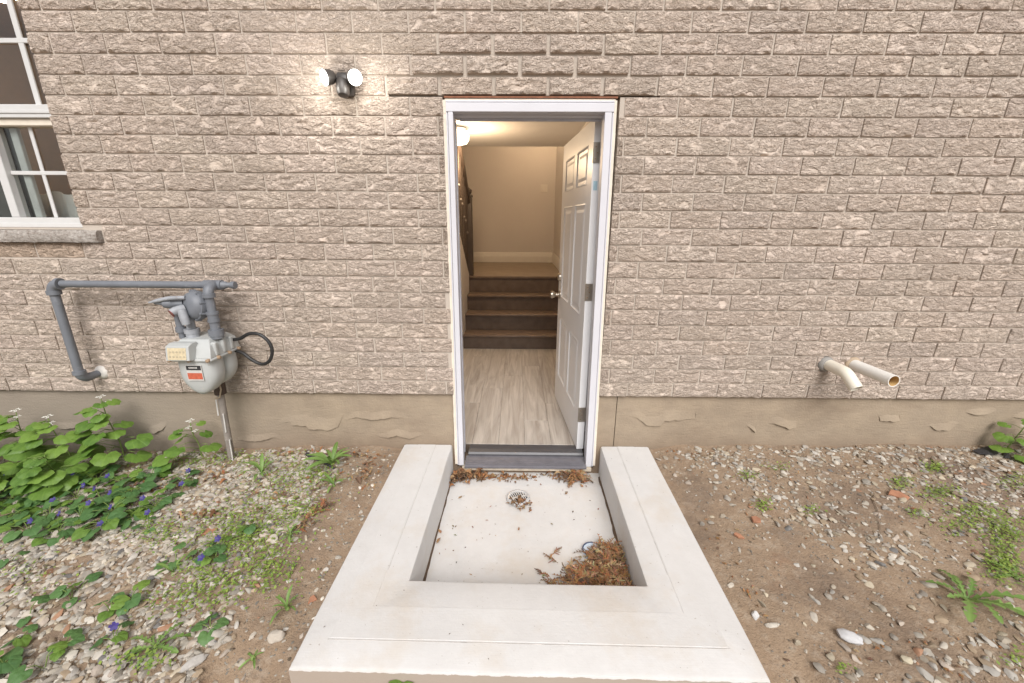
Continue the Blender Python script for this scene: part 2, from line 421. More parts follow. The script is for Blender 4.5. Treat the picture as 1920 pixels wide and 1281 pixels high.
# one known joint (px -> wall x) per row, read off the wall, left and right of the door
def wx(px, row):       # row 0 is the bottom course; inverse of the camera for points on the wall
    z = (row+.5)*C
    # solve X with y=0: iterate linear camera
    a = _rt2; k = px-960
    # px = 960 + F*(v.rt)/(v.fw), v=(X,D,z-H)
    num0 = a.y*CAM_D + a.z*(z-CAM_H); den0 = _fw.y*CAM_D + _fw.z*(z-CAM_H)
    return (k*den0 - CAM_F*num0)/(CAM_F*a.x - k*_fw.x)
LJ = [671, 715, 672, 702, 668, 707, 660, 699, 651, 700, 645, 691, 728, 687, 726, 676, 721.5, 668, 722, 769, 715, 660, 708]   # row 0.. upwards
RJ = [1177, 1227, 1187, 1231, 1186, 1234.6, 1190, 1243.6, 1196, 1250, 1203, 1256, 1204, 1261, 1207, 1269, 1213, 1272, None, None, None, None, None]
bricks = []
NROW = 34
DOOR = (-.374, .505, 1.602); WINX = -2.36
for r in range(NROW):
    z0, z1 = r*C + .0045, (r+1)*C - .0045
    lx = wx(LJ[r], r) if r < len(LJ) else random.random()*P
    rx = wx(RJ[r], r) if r < len(RJ) and RJ[r] else lx
    spans = []
    left_end = -5.2
    if r == 10: left_end = -2.268
    elif 11 <= r <= 29: left_end = WINX
    if z1 < DOOR[2]:
        spans = [(left_end, DOOR[0], lx), (DOOR[1], 5.2, rx)]
    else: spans = [(left_end, 5.2, lx)]
    if 10 <= r <= 29: spans.append((-5.2, -3.95 if r > 10 else -4.04, lx))
    for a, b, x0 in spans:
        k = math.floor((a-x0)/P)-1
        while x0+k*P < b:
            j = random.uniform(-.004, .004)
            xa, xb = max(x0+k*P+.005+j*.3, a), min(x0+(k+1)*P-.005+j*.3, b)
            if xa > a and xa-a < .02: xa = a + .02
            if xb-xa > .022: bricks.append((xa, xb, z0+random.uniform(-.001,.001), z1, r))
            k += 1

def proj(X, Y, Z):
    v = Vector((X, Y+CAM_D, Z-CAM_H)); d = v.dot(_fw)
    if d < .05: return None
    return 960+CAM_F*v.dot(_rt2)/d, 640.5-CAM_F*v.dot(_up2)/d
def vis_area(b):
    a = proj(b[0], 0, b[2]); c = proj(b[1], 0, b[3])
    if not a or not c: return 0
    x0, x1 = max(0, min(a[0], c[0])), min(1920, max(a[0], c[0])); y0, y1 = max(0, min(a[1], c[1])), min(1281, max(a[1], c[1]))
    return max(0, x1-x0)*max(0, y1-y0)
bricks.sort(key=lambda b: -vis_area(b))
rest = MB()
PATCH = {18: (-.64, .70), 19: (-.51, .575), 20: (-.375, .445)}
for n, (xa, xb, za, zb, r) in enumerate(bricks):
    va = vis_area((xa, xb, za, zb, r))
    ctr = ((xa+xb)/2, 0, (za+zb)/2); sx, sz = (xb-xa)/BW, (zb-za)/BH
    new = r in PATCH and PATCH[r][0]-.02 < ctr[0] < PATCH[r][1]+.02          # relaid courses over the door stand a little proud
    under = r == 9 and ctr[0] < -2.33                       # smooth backing bricks tucked under the window sill
    dy = random.uniform(-.0025, .0015) - (.005 if new else 0) + (.003 if under else 0)
    tilt = random.uniform(-.003, .003)
    flip = random.random() < .5
    k = random.randrange(NV)
    if n < 300:
        me = FMESH[n % 3] if under else VMESH[k]
        o = link('brick', me, None, None); hpar(o)
        o.location = (ctr[0], dy, ctr[2]); o.scale = (sx*(1 if not new else .96), 1, sz*(1 if not new else .89)); o.rotation_euler = (0, tilt + (math.pi if False else 0), 0)
    else:
        v, f = (FLAT[n % 3] if under else VAR[k]) if va > 0 else LOW[n % 4]
        tn = (.82, .76, .70, 1) if under else tones[k]
        ct, sn = math.cos(tilt), math.sin(tilt)
        rest.add([(ctr[0]+p[0]*sx*ct+p[2]*sz*sn, dy+p[1], ctr[2]-p[0]*sx*sn+p[2]*sz*ct) for p in v], f, tn)
o = rest.build('brick_courses', MAT['brick'], None, True, 50); hpar(o); tag(o, kind='stuff')
# mortar body behind the bricks (a real slab, holes left for door and window)
mm = MB(); Y0, Y1 = .0045, .10; TOPZ = NROW*C
for a, b in [((-5.2, 0), (DOOR[0], .882)), ((-5.2, .882), (-3.95, 2.67)), ((WINX, .882), (DOOR[0], 1.6)), ((WINX, 1.8735), (DOOR[0], 2.67)), ((DOOR[1], 0), (5.2, 1.60)), ((DOOR[1], 1.8735), (5.2, 2.67)), ((DOOR[0], 1.8735), (DOOR[1], 2.67)), ((-5.2, 2.67), (5.2, TOPZ))]:
    mm.box((a[0], Y0, a[1]+.003 if a[1] == 0 else a[1]), (b[0], Y1, b[1]))
for k, rr_ in enumerate((18, 19, 20)):
    a, b = PATCH[rr_]; za, zb = (1.6005, 1.6935, 1.7825)[k], (1.693, 1.782, 1.873)[k]
    mm.box((WINX, Y0, za), (a, Y1, zb)); mm.box((b, Y0, za), (5.2, Y1, zb)); mm.box((a, .0095, za+(.008 if k == 0 else 0)), (b, Y1, zb))
o = mm.build('mortar', MAT['mortar']); hpar(o)
# smears of mortar in the joints that stand flush
lm = MB(); lm.box((-.366, -.004, 1.5945), (.492, .09, 1.602)); o = lm.build('lintel', MAT['rust']); hpar(o)
# inner leaf of the wall
il = MB()
for a, b in [((-5.2, -.9), (DOOR[0], .95)), ((-5.2, .95), (-3.95, 2.7)), ((WINX-.05, .95), (DOOR[0], 2.7)), ((DOOR[1], -.9), (5.2, 2.7)), ((DOOR[0], 1.607), (DOOR[1], 2.7)), ((-5.2, 2.7), (5.2, 3.2))]:
    il.box((a[0], .1025, a[1]), (b[0], .2, b[1]))
o = il.build('inner_leaf', MAT['wall_int']); hpar(o)

# ------------------------------------------------------------------ foundation
fnd = empty('foundation_wall', (0, .05, -.3), 'tan parged concrete foundation under the bricks, skin flaking off', 'foundation')
def fpar(o): o.parent = fnd; o.matrix_parent_inverse = Matrix.Translation((0, -.05, .3)); return o
FY = .024
def found_piece(x0, x1):
    nx = max(2, int((x1-x0)/.03)); nz = 22; vs = []; fs = []
    for j in range(nz+1):
        for i in range(nx+1):
            x = x0+(x1-x0)*i/nx; z = -.75+.752*j/nz
            d = .0022*MN.fractal(Vector((x*3, z*5, 1.)), 1., 2., 4)
            d += .002*max(0, MN.noise(Vector((x*1.7, z*2., 4.)))) * (1 if z < -.12 else .3)
            vs.append((x, FY - d, z))
    for j in range(nz):
        for i in range(nx):
            a = j*(nx+1)+i; fs.append((a, a+1, a+nx+2, a+nx+1))
    mb = MB(); mb.add(vs, fs)
    mb.add([(x0, FY, -.75), (x1, FY, -.75), (x1, .1, -.75), (x0, .1, -.75), (x0, FY, .002), (x1, FY, .002), (x1, .1, .002), (x0, .1, .002)], [(3, 2, 6, 7), (0, 3, 7, 4), (1, 2, 6, 5), (4, 5, 6, 7)])
    return mb
mbL = found_piece(-5.2, -.372); mbR = found_piece(.503, .62); mbR2 = found_piece(.6245, 5.2)
for q in (mbL, mbR, mbR2): fpar(q.build('concrete_face', MAT['foundation'], smooth=True, angle=40))
def wall_from_px(x, y, Y=FY-.004):
    d = _fw*CAM_F + _rt2*(x-960) - _up2*(y-640.5); t = (Y+CAM_D)/d.y
    return d.x*t, CAM_H+d.z*t
FLAKES = [
    ([(512, 792), (545, 792), (548, 797), (575, 797), (580, 803), (618, 806), (634, 800), (645, 775)], 38),
    ([(438, 824), (470, 826), (496, 824), (510, 820), (534, 824)], 20),
    ([(272, 810), (288, 812), (305, 806), (312, 796)], 26),
    ([(640, 790), (668, 782), (700, 786), (735, 782), (768, 786)], 22),
    ([(700, 818), (730, 820), (745, 815), (768, 822), (800, 815)], 20),
    ([(1170, 778), (1195, 784), (1212, 797), (1238, 797), (1245, 788), (1280, 787), (1304, 786), (1306, 772)], 34),
    ([(1436, 796), (1452, 794), (1465, 798), (1478, 804), (1492, 802), (1496, 792)], 26),
    ([(1398, 797), (1416, 810), (1424, 797)], 14),
    ([(1648, 776), (1650, 789), (1687, 789), (1688, 778)], 18),
    ([(1735, 802), (1745, 799), (1754, 806), (1780, 805), (1800, 794)], 22),
    ([(1808, 774), (1828, 777), (1850, 775), (1874, 770)], 18),
    ([(1898, 782), (1912, 783), (1935, 778)], 16),
    ([(90, 800), (130, 803), (160, 798)], 20),
]
for pl, up in FLAKES:
    # densify with jitter so the broken edge is ragged
    pts = []
    for (a, b), (c, d) in zip(pl[:-1], pl[1:]):
        L = max(1, int(math.hypot(c-a, d-b)/5))
        for k in range(L): t = k/L; pts.append((a+(c-a)*t, b+(d-b)*t + (random.uniform(-1, 1) if k else 0)))
    pts.append(pl[-1]); n = len(pts); vs = []; fs = []
    for i, (x, y) in enumerate(pts):
        e = min(1, i/(n*.35), (n-1-i)/(n*.35)); th = -.005 + .0165*e
        X, Z = wall_from_px(x, y); U, V = wall_from_px(x+1.5*math.sin(i*1.7), y-up*.75)
        V = min(V, -.004)
        vs += [(X, FY-.004-th, Z), (U, FY+.005, V), (X, FY+.01, Z), (U, FY+.01, V)]
    for i in range(n-1):
        a = 4*i; b = a+4
        fs += [(a, b, b+1, a+1), (a, a+2, b+2, b)]
    fs += [(0, 1, 3, 2), (4*n-4, 4*n-2, 4*n-1, 4*n-3)]
    mb = MB(); mb.add(vs, fs); fpar(mb.build('parging_flake', MAT['foundation'], None, True, 50))

# ------------------------------------------------------------------ sunken landing: curb, floor, drain
CZ, PZ = -.352, -.550
curb = empty('concrete_curb', (.05, -1.2, CZ), 'wide pale concrete curb wrapping three sides of the sunken landing', 'curb')
def round_poly_extrude(outer, inner, z0, z1):
    """U-shaped curb; 16 cross-section rings along the path with rounded arrises"""
    n = len(outer); prof = []
    mb = MB(); r = .012
    levels = [(z0, 0), (z1-r, 0), (z1-r*.3, r*.3), (z1, r)]
    def ins(poly, other, d):
        out = []
        for (x, y), (u, v) in zip(poly, other):
            L = math.hypot(u-x, v-y); out.append((x+(u-x)*d*1.2/L, y+(v-y)*d*1.2/L))
        return out
    rings = []
    for z, d in levels: rings.append([(x, y, z) for x, y in ins(outer, inner, d)])
    for z, d in reversed(levels): rings.append([(x, y, z) for x, y in ins(inner, outer, d)])
    vs = [p for rg in rings for p in rg]; m = len(rings)
    fs = [(a*n+i, a*n+i+1, (a+1)*n+i+1, (a+1)*n+i) for a in range(m-1) for i in range(n-1)]
    fs += [tuple(a*n for a in range(m)), tuple(a*n+n-1 for a in range(m-1, -1, -1))]
    mb.add(vs, fs); return mb
def seg(a, b, k): return [(a[0]+(b[0]-a[0])*i/k, a[1]+(b[1]-a[1])*i/k) for i in range(k)]
oBL, oFL, oFR, oBR = (-.706, .019), (-.716, -1.333), (.803, -1.347), (.846, .019)
iBL, iFL, iFR, iBR = (-.398, .019), (-.412, -.995), (.521, -1.004), (.541, .019)
K = 14
outer = seg(oBL, oFL, K)+seg(oFL, oFR, K)+seg(oFR, oBR, K)+[oBR]
inner = seg(iBL, iFL, K)+seg(iFL, iFR, K)+seg(iFR, iBR, K)+[iBR]
# no cross joints along the back edge: bow the back edges slightly so it looks cast by hand
def wob(p, s): return [(x+.0025*MN.noise(Vector((x*4, y*4, s))), y+.0025*MN.noise(Vector((x*4, y*4, s+7)))) for x, y in p]
mb = round_poly_extrude(wob(outer, 1), wob(inner, 2), -.72, CZ)
c_ = mb.build('curb_block', MAT['concrete'], None, True, 30); c_.parent = curb; c_.matrix_parent_inverse = Matrix.Translation((-.05, 1.2, -CZ))
# raised trowelled panel left by the edging tool: low band, 2.5 mm proud, between two tooled lines
def band(d0, d1):
    a = [(x+(u-x)*d0, y+(v-y)*d0) for (x, y), (u, v) in zip(outer, inner)]
    b = [(x+(u-x)*d1, y+(v-y)*d1) for (x, y), (u, v) in zip(outer, inner)]
    n = len(a); vs = []; 
    for (x, y), (u, v) in zip(a, b):
        e = .0035
        L = math.hypot(u-x, v-y); ux, uy = (u-x)/L, (v-y)/L
        vs += [(x, y, CZ-.004), (x+ux*e, y+uy*e, CZ+.0014), (u-ux*e, v-uy*e, CZ+.0014), (u, v, CZ-.004)]
    fs = []
    for i in range(n-1):
        for k in range(3): p = 4*i+k; q = p+4; fs.append((p, p+1, q+1, q))
    fs += [(0, 3, 2, 1), (4*n-4, 4*n-3, 4*n-2, 4*n-1)]
    m_ = MB(); m_.add(vs, fs); return m_
o = band(.29, .66).build('trowelled_band', MAT['concrete'], None, True, 30)
o.parent = curb; o.matrix_parent_inverse = Matrix.Translation((-.05, 1.2, -CZ))
def tool_line_shade(d, w_, k0, k1, name='tooled_line_shade'):  # thin dark strip: shade along the tooled edge, put into the colour
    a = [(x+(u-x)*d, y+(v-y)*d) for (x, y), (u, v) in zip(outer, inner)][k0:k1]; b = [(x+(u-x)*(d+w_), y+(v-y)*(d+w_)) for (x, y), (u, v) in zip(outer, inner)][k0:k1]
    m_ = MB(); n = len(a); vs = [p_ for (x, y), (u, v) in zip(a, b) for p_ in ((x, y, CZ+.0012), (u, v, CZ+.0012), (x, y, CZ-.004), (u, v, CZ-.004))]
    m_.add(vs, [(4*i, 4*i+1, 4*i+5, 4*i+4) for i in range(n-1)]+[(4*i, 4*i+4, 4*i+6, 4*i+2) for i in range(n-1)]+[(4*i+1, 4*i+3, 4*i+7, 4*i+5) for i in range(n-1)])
    o = m_.build(name, bpy.data.materials.get('groove_shade') or simple('groove_shade', (.47, .44, .41), .9, var=.3, vs=20)); o.parent = curb; o.matrix_parent_inverse = Matrix.Translation((-.05, 1.2, -CZ))
tool_line_shade(.278, .006, K, 2*K+1); tool_line_shade(.663, .004, 0, K-1); tool_line_shade(.663, .004, 2*K+2, 3*K+1)
# landing slab
pf = MB(); nx, ny = 30, 34; vs = []; fs = []
for j in range(ny+1):
    for i in range(nx+1):
        x = -.45+1.03*i/nx; y = -1.04+1.08*j/ny
        dd = math.hypot(x-.03, y+.24); z = PZ + .004*MN.fractal(Vector((x*2, y*2, 5)), 1, 2, 3) - .010*math.exp(-(dd/.22)**2)
        vs.append((x, y, z))
for j in range(ny):
    for i in range(nx): a = j*(nx+1)+i; fs.append((a, a+1, a+nx+2, a+nx+1))
pf.add(vs, fs); pf.box((-.45, -1.04, -.72), (.58, .04, PZ-.03))
o = pf.build('landing_floor', MAT['concrete'], None, True, 30); tag(o, kind='structure')
# dirty gap line along the foot of the curb: packed dirt fillet
dr = MB()
def fillet(p0, p1, inward, seed):
    n = 40; vs = []; fs = []
    for i in range(n+1):
        t = i/n; x = p0[0]+(p1[0]-p0[0])*t; y = p0[1]+(p1[1]-p0[1])*t
        wdt = .008+.010*abs(MN.noise(Vector((t*9, seed, 0)))); h = .008+.010*abs(MN.noise(Vector((t*14, seed, 3))))
        vs += [(x-inward*.01, y, PZ-.01), (x-inward*.004, y, PZ+h), (x+inward*wdt, y, PZ+.0035), (x+inward*(wdt+.004), y, PZ-.01)]
    for i in range(n):
        for k in range(3): a = 4*i+k; fs.append((a, a+1, a+5, a+4))
    dr.add(vs, fs, (.12, .078, .05, 1))
fillet((-.405, -.02), (-.411, -.98), 1, 1.); fillet((.541, -.02), (.522, -.99), -1, 5.)
o = dr.build('packed_dirt', MAT['litter']); tag(o, kind='stuff')

def drain(x, y, r=.052):
    d = empty('floor_drain', (x, y, PZ+.002), 'round slotted steel floor drain near the doorstep, half covered by leaves', 'drain')
    ring = MB(); ring.lathe([(r+.016, 0), (r+.016, .010), (r+.012, .013), (r+.002, .013), (r, .009), (r, 0)], (0, 0, -.002), (0, 0, 1), 32, None, False); ring.build('rim', MAT['steel'], d, True, 40)
    g = MB()
    for k in range(-4, 5):
        xx = k*.0122; L = math.sqrt(max(0, r*r-xx*xx))
        g.box((xx-.0026, -L, .004), (xx+.0026, L, .0095))
    g.box((-r, -.004, .0035), (r, .004, .009)); o = g.build('grate', MAT['steel'], d); o.rotation_euler = (0, 0, R(22))
    s = MB(); s.lathe([(r, -.01), (r, -.002)], (0, 0, 0), (0, 0, 1), 24); s.build('sump', MAT['black'], d)
    # dark weathered ring the mason left round the drain
    return d
drain(.022, -.235)
cl = empty('cleanout_cap', (.385, -.632, PZ-.001), 'clear and blue rimmed drain cap half buried in the dead leaves', 'drain cap')
m_ = MB(); m_.lathe([(.047, 0), (.047, .012), (.043, .014), (.041, .010), (.0, .009)], (0, 0, 0), (0, 0, 1), 28); m_.build('cap', simple('bluish_plastic', (.52, .58, .64), .25), cl, True, 40)
m_ = MB(); m_.tube([(.046*math.cos(a), .046*math.sin(a), .015) for a in np.linspace(0, 2*math.pi, 29)], .0035, 6, False); m_.build('rim', simple('dark_blue_ring', (.06, .08, .14), .4), cl, True)

# ------------------------------------------------------------------ door frame
ZT, ZB = 1.588, -.488
frame = empty('door_frame', (.06, .06, -.45), 'white painted exterior door frame with brick moulding and grey threshold', 'door frame')
def frpar(o): o.parent = frame; o.matrix_parent_inverse = Matrix.Translation((-.06, -.06, .45)); return o
def lean(z, a, b): t = (z-ZB)/(ZT-ZB); return b+(a-b)*t     # a at the top, b at the foot
L0, L1 = (-.362, -.370), (-.323, -.326)
R1, R0 = (.432, .450), (.482, .502)
def jamb_strip(xa, xb, y0, y1, z0, z1):
    vs = []
    for z in (z0, z1):
        xl, xr = lean(z, *xa), lean(z, *xb); vs += [(xl, y0, z), (xr, y0, z), (xr, y1, z), (xl, y1, z)]
    m_ = MB(); m_.add(vs, [(0, 3, 2, 1), (4, 5, 6, 7), (0, 1, 5, 4), (1, 2, 6, 5), (2, 3, 7, 6), (3, 0, 4, 7)]); return m_
def off(a, d): return (a[0]+d, a[1]+d)
HT = 1.532
# brick mould: stepped profile - outer band, thin groove, inner band
def moulding(name, mat, parts):
    m_ = MB()
    for q in parts: m_.add(q.v, q.f)
    o = m_.build(name, mat); frpar(o)
    bv = o.modifiers.new('b', 'BEVEL'); bv.width = .0025; bv.segments = 2; bv.limit_method = 'ANGLE'
    return o
moulding('side_casing', MAT['white_paint'], [jamb_strip(off(L0, .014), L1, -.006, .05, ZB+.004, HT), jamb_strip(off(L0, .004), off(L0, .012), -.002, .05, ZB+.004, HT)])
moulding('side_casing', MAT['white_paint'], [jamb_strip(R1, off(R0, -.014), -.006, .05, ZB+.004, HT), jamb_strip(off(R0, -.012), off(R0, -.004), -.002, .05, ZB+.004, HT)])
h = MB(); h.box((L0[0]+.004, -.0062, HT+.001), (R0[0]-.004, .05, ZT-.014)); h.box((L0[0]+.004, -.002, ZT-.012), (R0[0]-.004, .05, ZT-.003))
o = h.build('head_casing', MAT['white_paint']); frpar(o); bv = o.modifiers.new('b', 'BEVEL'); bv.width = .0025; bv.segments = 2
# jambs behind the moulding, with the weather-strip step
moulding('jamb', MAT['white_paint'], [jamb_strip(off(L1, -.03), off(L1, -.004), .052, .09, ZB+.02, 1.520), jamb_strip(off(L1, -.03), off(L1, -.010), .0905, .20, ZB+.02, 1.520)])
moulding('jamb', MAT['white_paint'], [jamb_strip(off(R1, .003), off(R1, .03), .052, .09, ZB+.02, 1.520), jamb_strip(off(R1, .019), off(R1, .03), .0905, .20, ZB+.02, 1.520)])
h = MB(); h.box((-.335, .052, 1.521), (.462, .09, 1.548)); h.box((-.335, .0905, 1.538), (.462, .2, 1.5485))
o = h.build('head_jamb', MAT['white_paint']); frpar(o)
ws = jamb_strip(off(L1, -.0035), off(L1, .001), .078, .0895, ZB+.05, 1.518); frpar(ws.build('weather_strip', simple('lavender_grey_strip', (.42, .42, .46), .6)))
ws = MB(); ws.box((-.30, .078, 1.509), (.43, .0895, 1.5205)); frpar(ws.build('weather_strip', bpy.data.materials['lavender_grey_strip']))
# caulk bead between frame and brick
m_ = MB()
for xs, xe in ((off(L0, -.010), off(L0, .004)), (off(R0, -.004), off(R0, .008))):
    n = 70
    for i in range(n):
        z0 = ZB+.01+(ZT-ZB-.012)*i/n; z1 = ZB+.01+(ZT-ZB-.012)*(i+1)/n; w0 = .003*MN.noise(Vector((z0*9, xs[0]*50, 0)))
        m_.box((lean(z0, *xs)-abs(w0), .0+w0*.8, z0), (lean(z0, *xe)+abs(w0)*.3, .05, z1))
m_.box((L0[0], .001, ZT-.003), (R0[0], .05, ZT+.004))
frpar(m_.build('caulk_bead', MAT['cream_paint']))
# threshold
m_ = MB(); m_.prism([(-.028, -.488), (.075, -.478), (.075, -.462), (.03, -.466), (-.02, -.474), (-.028, -.478)], 'x', -.318, .452)
for k in range(5): yy = -.012+k*.016; zz = -.4738+k*.0016; m_.box((-.312, yy, zz), (.446, yy+.004, zz+.004))
frpar(m_.build('threshold', MAT['sill_grey']))
m_ = MB(); m_.prism([(.0755, -.478), (.2, -.478), (.2, -.452), (.125, -.441), (.085, -.441), (.0755, -.452)], 'x', -.305, .445); frpar(m_.build('threshold_cap', simple('dark_grey_cap', (.07, .068, .074), .4)))
m_ = MB(); m_.box((-.335, -.014, -.512), (.485, .06, -.489)); frpar(m_.build('sill_board', MAT['wood_cap']))
m_ = MB(); m_.box((-.372, .026, -.72), (.503, .19, -.5125)); o = m_.build('curb_under_sill', MAT['foundation']); fpar(o)

# ------------------------------------------------------------------ the open door
DW, DH, DT = .875, 1.982, .0445
door = empty('entry_door', (.4415, .135, -.442), 'white six panel door swung open into the hall', 'door')
# local: u along -? door local axes: X = along width (hinge->latch), Y = thickness (0 = face seen from outside), Z up
hx, hy = .410, .137; lx_, ly_ = .341, 1.01
dirv = Vector((lx_-hx, ly_-hy, 0)).normalized()
nrm = Vector((dirv.y, -dirv.x, 0))          # points to +x : away from the visible face
door.matrix_world = Matrix(((dirv.x, nrm.x, 0, hx), (dirv.y, nrm.y, 0, hy), (0, 0, 1, -.442), (0, 0, 0, 1)))
ucut = [0, .115, .395, .48, .76, DW]; zcut = [0, .235, .715, .885, 1.555, 1.655, 1.868, DH]
slab = MB()
def face_at(yv, flip):
    for a in range(5):
        for b in range(7):
            if a in (1, 3) and b in (1, 3, 5): continue
            u0, u1, z0, z1 = ucut[a], ucut[a+1], zcut[b], zcut[b+1]
            slab.add([(u0, yv, z0), (u1, yv, z0), (u1, yv, z1), (u0, yv, z1)], [(0, 1, 2, 3)])
face_at(0, 0); face_at(DT, 1)
slab.add([(0, 0, 0), (DW, 0, 0), (DW, DT, 0), (0, DT, 0), (0, 0, DH), (DW, 0, DH), (DW, DT, DH), (0, DT, DH)], [(0, 1, 2, 3), (4, 5, 6, 7), (0, 3, 7, 4), (1, 2, 6, 5)])
slab.build('slab', MAT['door_paint'], door)
for a in (1, 3):
    for b in (1, 3, 5):
        u0, u1, z0, z1 = ucut[a], ucut[a+1], zcut[b], zcut[b+1]; pm = MB()
        for sgn, y0 in ((1, 0.), (-1, DT)):
            rings = [(0, 0), (.006, -.002), (.014, .005), (.032, .006), (.05, .002)]
            vs = []
            for ins_, dep in rings: vs += [(u0+ins_, y0+sgn*dep, z0+ins_), (u1-ins_, y0+sgn*dep, z0+ins_), (u1-ins_, y0+sgn*dep, z1-ins_), (u0+ins_, y0+sgn*dep, z1-ins_)]
            fs = [(4*k+i, 4*k+(i+1) % 4, 4*k+4+(i+1) % 4, 4*k+4+i) for k in range(4) for i in range(4)]+[(16, 17, 18, 19)]
            pm.add(vs, fs)
        pm.build('panel', MAT['door_paint'], door)
for zz in (.20, 1.0, 1.76):
    hg = MB(); hg.bbox((-.0045, -.0035, zz), (-.0005, DT+.004, zz+.102), .001)
    hg.tube([(-.006, DT+.010, zz), (-.006, DT+.010, zz+.102)], .0065, 8)
    ho = hg.build('hinge', MAT['nickel'], door)
    for k in range(3):
        sc = MB(); sc.lathe([(.004, 0), (.004, .0015), (.002, .002)], (-.0046, .012+.010*(k % 2), zz+.02+.03*k), (-1, 0, 0), 8); sc.build('screw', MAT['bolt'], ho)
lb = MB(); lb.box((-.0012, .010, 1.62), (-.0002, .032, 1.668)); lb.build('edge_label', simple('blue_sticker', (.42, .60, .68), .4), door)
for sgn, y0 in ((-1, 0.), (1, DT)):
    kb = MB(); kb.lathe([(.034, 0), (.034, .006), (.014, .010), (.013, .035), (.024, .044), (.031, .058), (.028, .072), (.012, .078)], (DW-.062, y0, .895), (0, sgn, 0), 20); kb.build('knob', MAT['nickel'], door, True, 40)
    kb = MB(); kb.lathe([(.031, 0), (.031, .012), (.026, .020), (.010, .022)], (DW-.062, y0, 1.035), (0, sgn, 0), 20); kb.build('deadbolt', MAT['nickel'], door, True, 40)

# ------------------------------------------------------------------ the hall inside
FLZ = -.45
fl = MB(); fl.box((-1.6, .2005, FLZ-.12), (.64, 2.40, FLZ-.006)); fo = fl.build('hall_floor', MAT['stair_dark']); tag(fo, kind='structure')
x = -.66; k = 0
while x < .60:
    wdt = .182; yy = .201; first = True
    while yy < 2.36:
        L = 1.22 if not first else (.35+.31*((k*5) % 4)); first = False
        y2 = min(yy+L, 2.365)
        if y2-yy > .02:
            pl = MB(); pl.bbox((x+.0006, yy+.0006, FLZ-.0055), (min(x+wdt, .638)-.0006, y2-.0006, FLZ), .0012); pl.build('plank', MAT['plank'], fo)
        yy = y2
    x += wdt; k += 1
hw = MB()
hw.box((.640, .2005, -.57), (.74, 5.1, 2.8))           # right wall
hw.box((-1.75, 5.0, -.2), (.6395, 5.12, 2.8))           # back wall
hw.box((-1.75, .2005, -.57), (-1.6, 4.9995, 2.8))       # far left wall
o = hw.build('hall_walls', MAT['wall_int']); tag(o, kind='structure')
cl_ = MB(); cl_.box((-1.599, .2005, 1.90), (.6395, 3.3, 2.1)); cl_.box((-1.599, .2005, 2.75), (.6395, 4.999, 2.85)); cl_.box((-1.599, 3.18, 2.1005), (.6395, 3.3, 2.7495))
o = cl_.build('hall_ceiling', MAT['ceil_int']); tag(o, kind='structure')
st = empty('staircase', (0, 2.36, FLZ), 'short dark brown stair of four risers inside the hall', 'stairs')
def stpar(o): o.parent = st; o.matrix_parent_inverse = Matrix.Translation((0, -2.36, -FLZ)); return o
zs = [FLZ+.169, FLZ+.364, FLZ+.555, FLZ+.763]
yn = [2.345, 2.595, 2.845, 3.085]
for i in range(4):
    zprev = FLZ if i == 0 else zs[i-1]
    m_ = MB(); m_.box((-.622, yn[i]+.022, zprev+.0005), (.6395, yn[i]+.04, zs[i]-.0275)); stpar(m_.build('riser', MAT['stair_dark']))
    if i < 3:
        m_ = MB(); m_.bbox((-.622, yn[i], zs[i]-.027), (.6395, yn[i+1]+.0215, zs[i]), .008, None, 2); stpar(m_.build('tread', MAT['stair_tread'], None, True, 40))
    else:
        m_ = MB(); m_.bbox((-.622, yn[i], zs[i]-.027), (.6395, yn[i]+.09, zs[i]), .008, None, 2); stpar(m_.build('landing_nosing', MAT['stair_tread'], None, True, 40))
m_ = MB(); m_.box((-1.599, 3.1755, zs[3]-.14), (.6395, 4.9995, zs[3]-.001)); o = m_.build('landing_boards', MAT['landing']); tag(o, kind='structure')
# flight going up on the left: its closed side, handrail and balusters
uw = MB(); sl_ = .70
poly = [(.21, FLZ-.1), (3.13, FLZ-.1), (3.13, zs[3]+.02), (3.0, zs[3]+.10), (.84, zs[3]+.10+sl_*2.16), (.21, 1.899)]
uw.prism(poly, 'x', -.70, -.6235); o = uw.build('stair_side_wall', MAT['wall_int']); tag(o, kind='structure')
rl = empty('stair_railing', (-.66, 3.16, zs[3]), 'dark stair railing with a newel post at the left edge of the hall', 'railing')
def rlpar(o): o.parent = rl; o.matrix_parent_inverse = Matrix.Translation((.66, -3.16, -zs[3])); return o
m_ = MB(); m_.bbox((-.655, 3.135, zs[3]), (-.57, 3.22, zs[3]+.98), .008); m_.bbox((-.665, 3.125, zs[3]+.98), (-.56, 3.23, zs[3]+1.01), .008); m_.lathe([(.02, 0), (.045, .03), (.045, .06), (.01, .085)], (-.6125, 3.1775, zs[3]+1.01), (0, 0, 1), 14); rlpar(m_.build('newel_post', MAT['rail']))
m_ = MB(); a = (-.612, 3.134, zs[3]+.93); b = (-.66, 1.55, min(1.88, zs[3]+.93+sl_*1.5)); b = (-.612, 3.134-(1.87-a[2])/sl_, 1.87)
m_.tube([a, b], .030, 8); rlpar(m_.build('handrail', MAT['rail'], None, True, 40))
for i in range(7):
    yy = 3.0-.13*i; zb = zs[3]+.10+sl_*(3.0-yy); ztp = min(a[2]+sl_*(3.134-yy)-.02, 1.895)
    m_ = MB(); m_.tube([(-.632, yy, zb-.01), (-.614, yy, ztp)], .009, 6); bo = rlpar(m_.build('baluster', MAT['rail']))
    m_ = MB(); mz = (zb+ztp)/2+.05*(i % 2); m_.lathe([(.010, -.02), (.018, 0), (.010, .02)], (-.622, yy, mz), (0, 0, 1), 8); bo2 = m_.build('collar', MAT['iron']); bo2.parent = bo
bb = empty('baseboard', (0, 4.97, zs[3]), 'tall white baseboard along the far hall wall', 'baseboard')
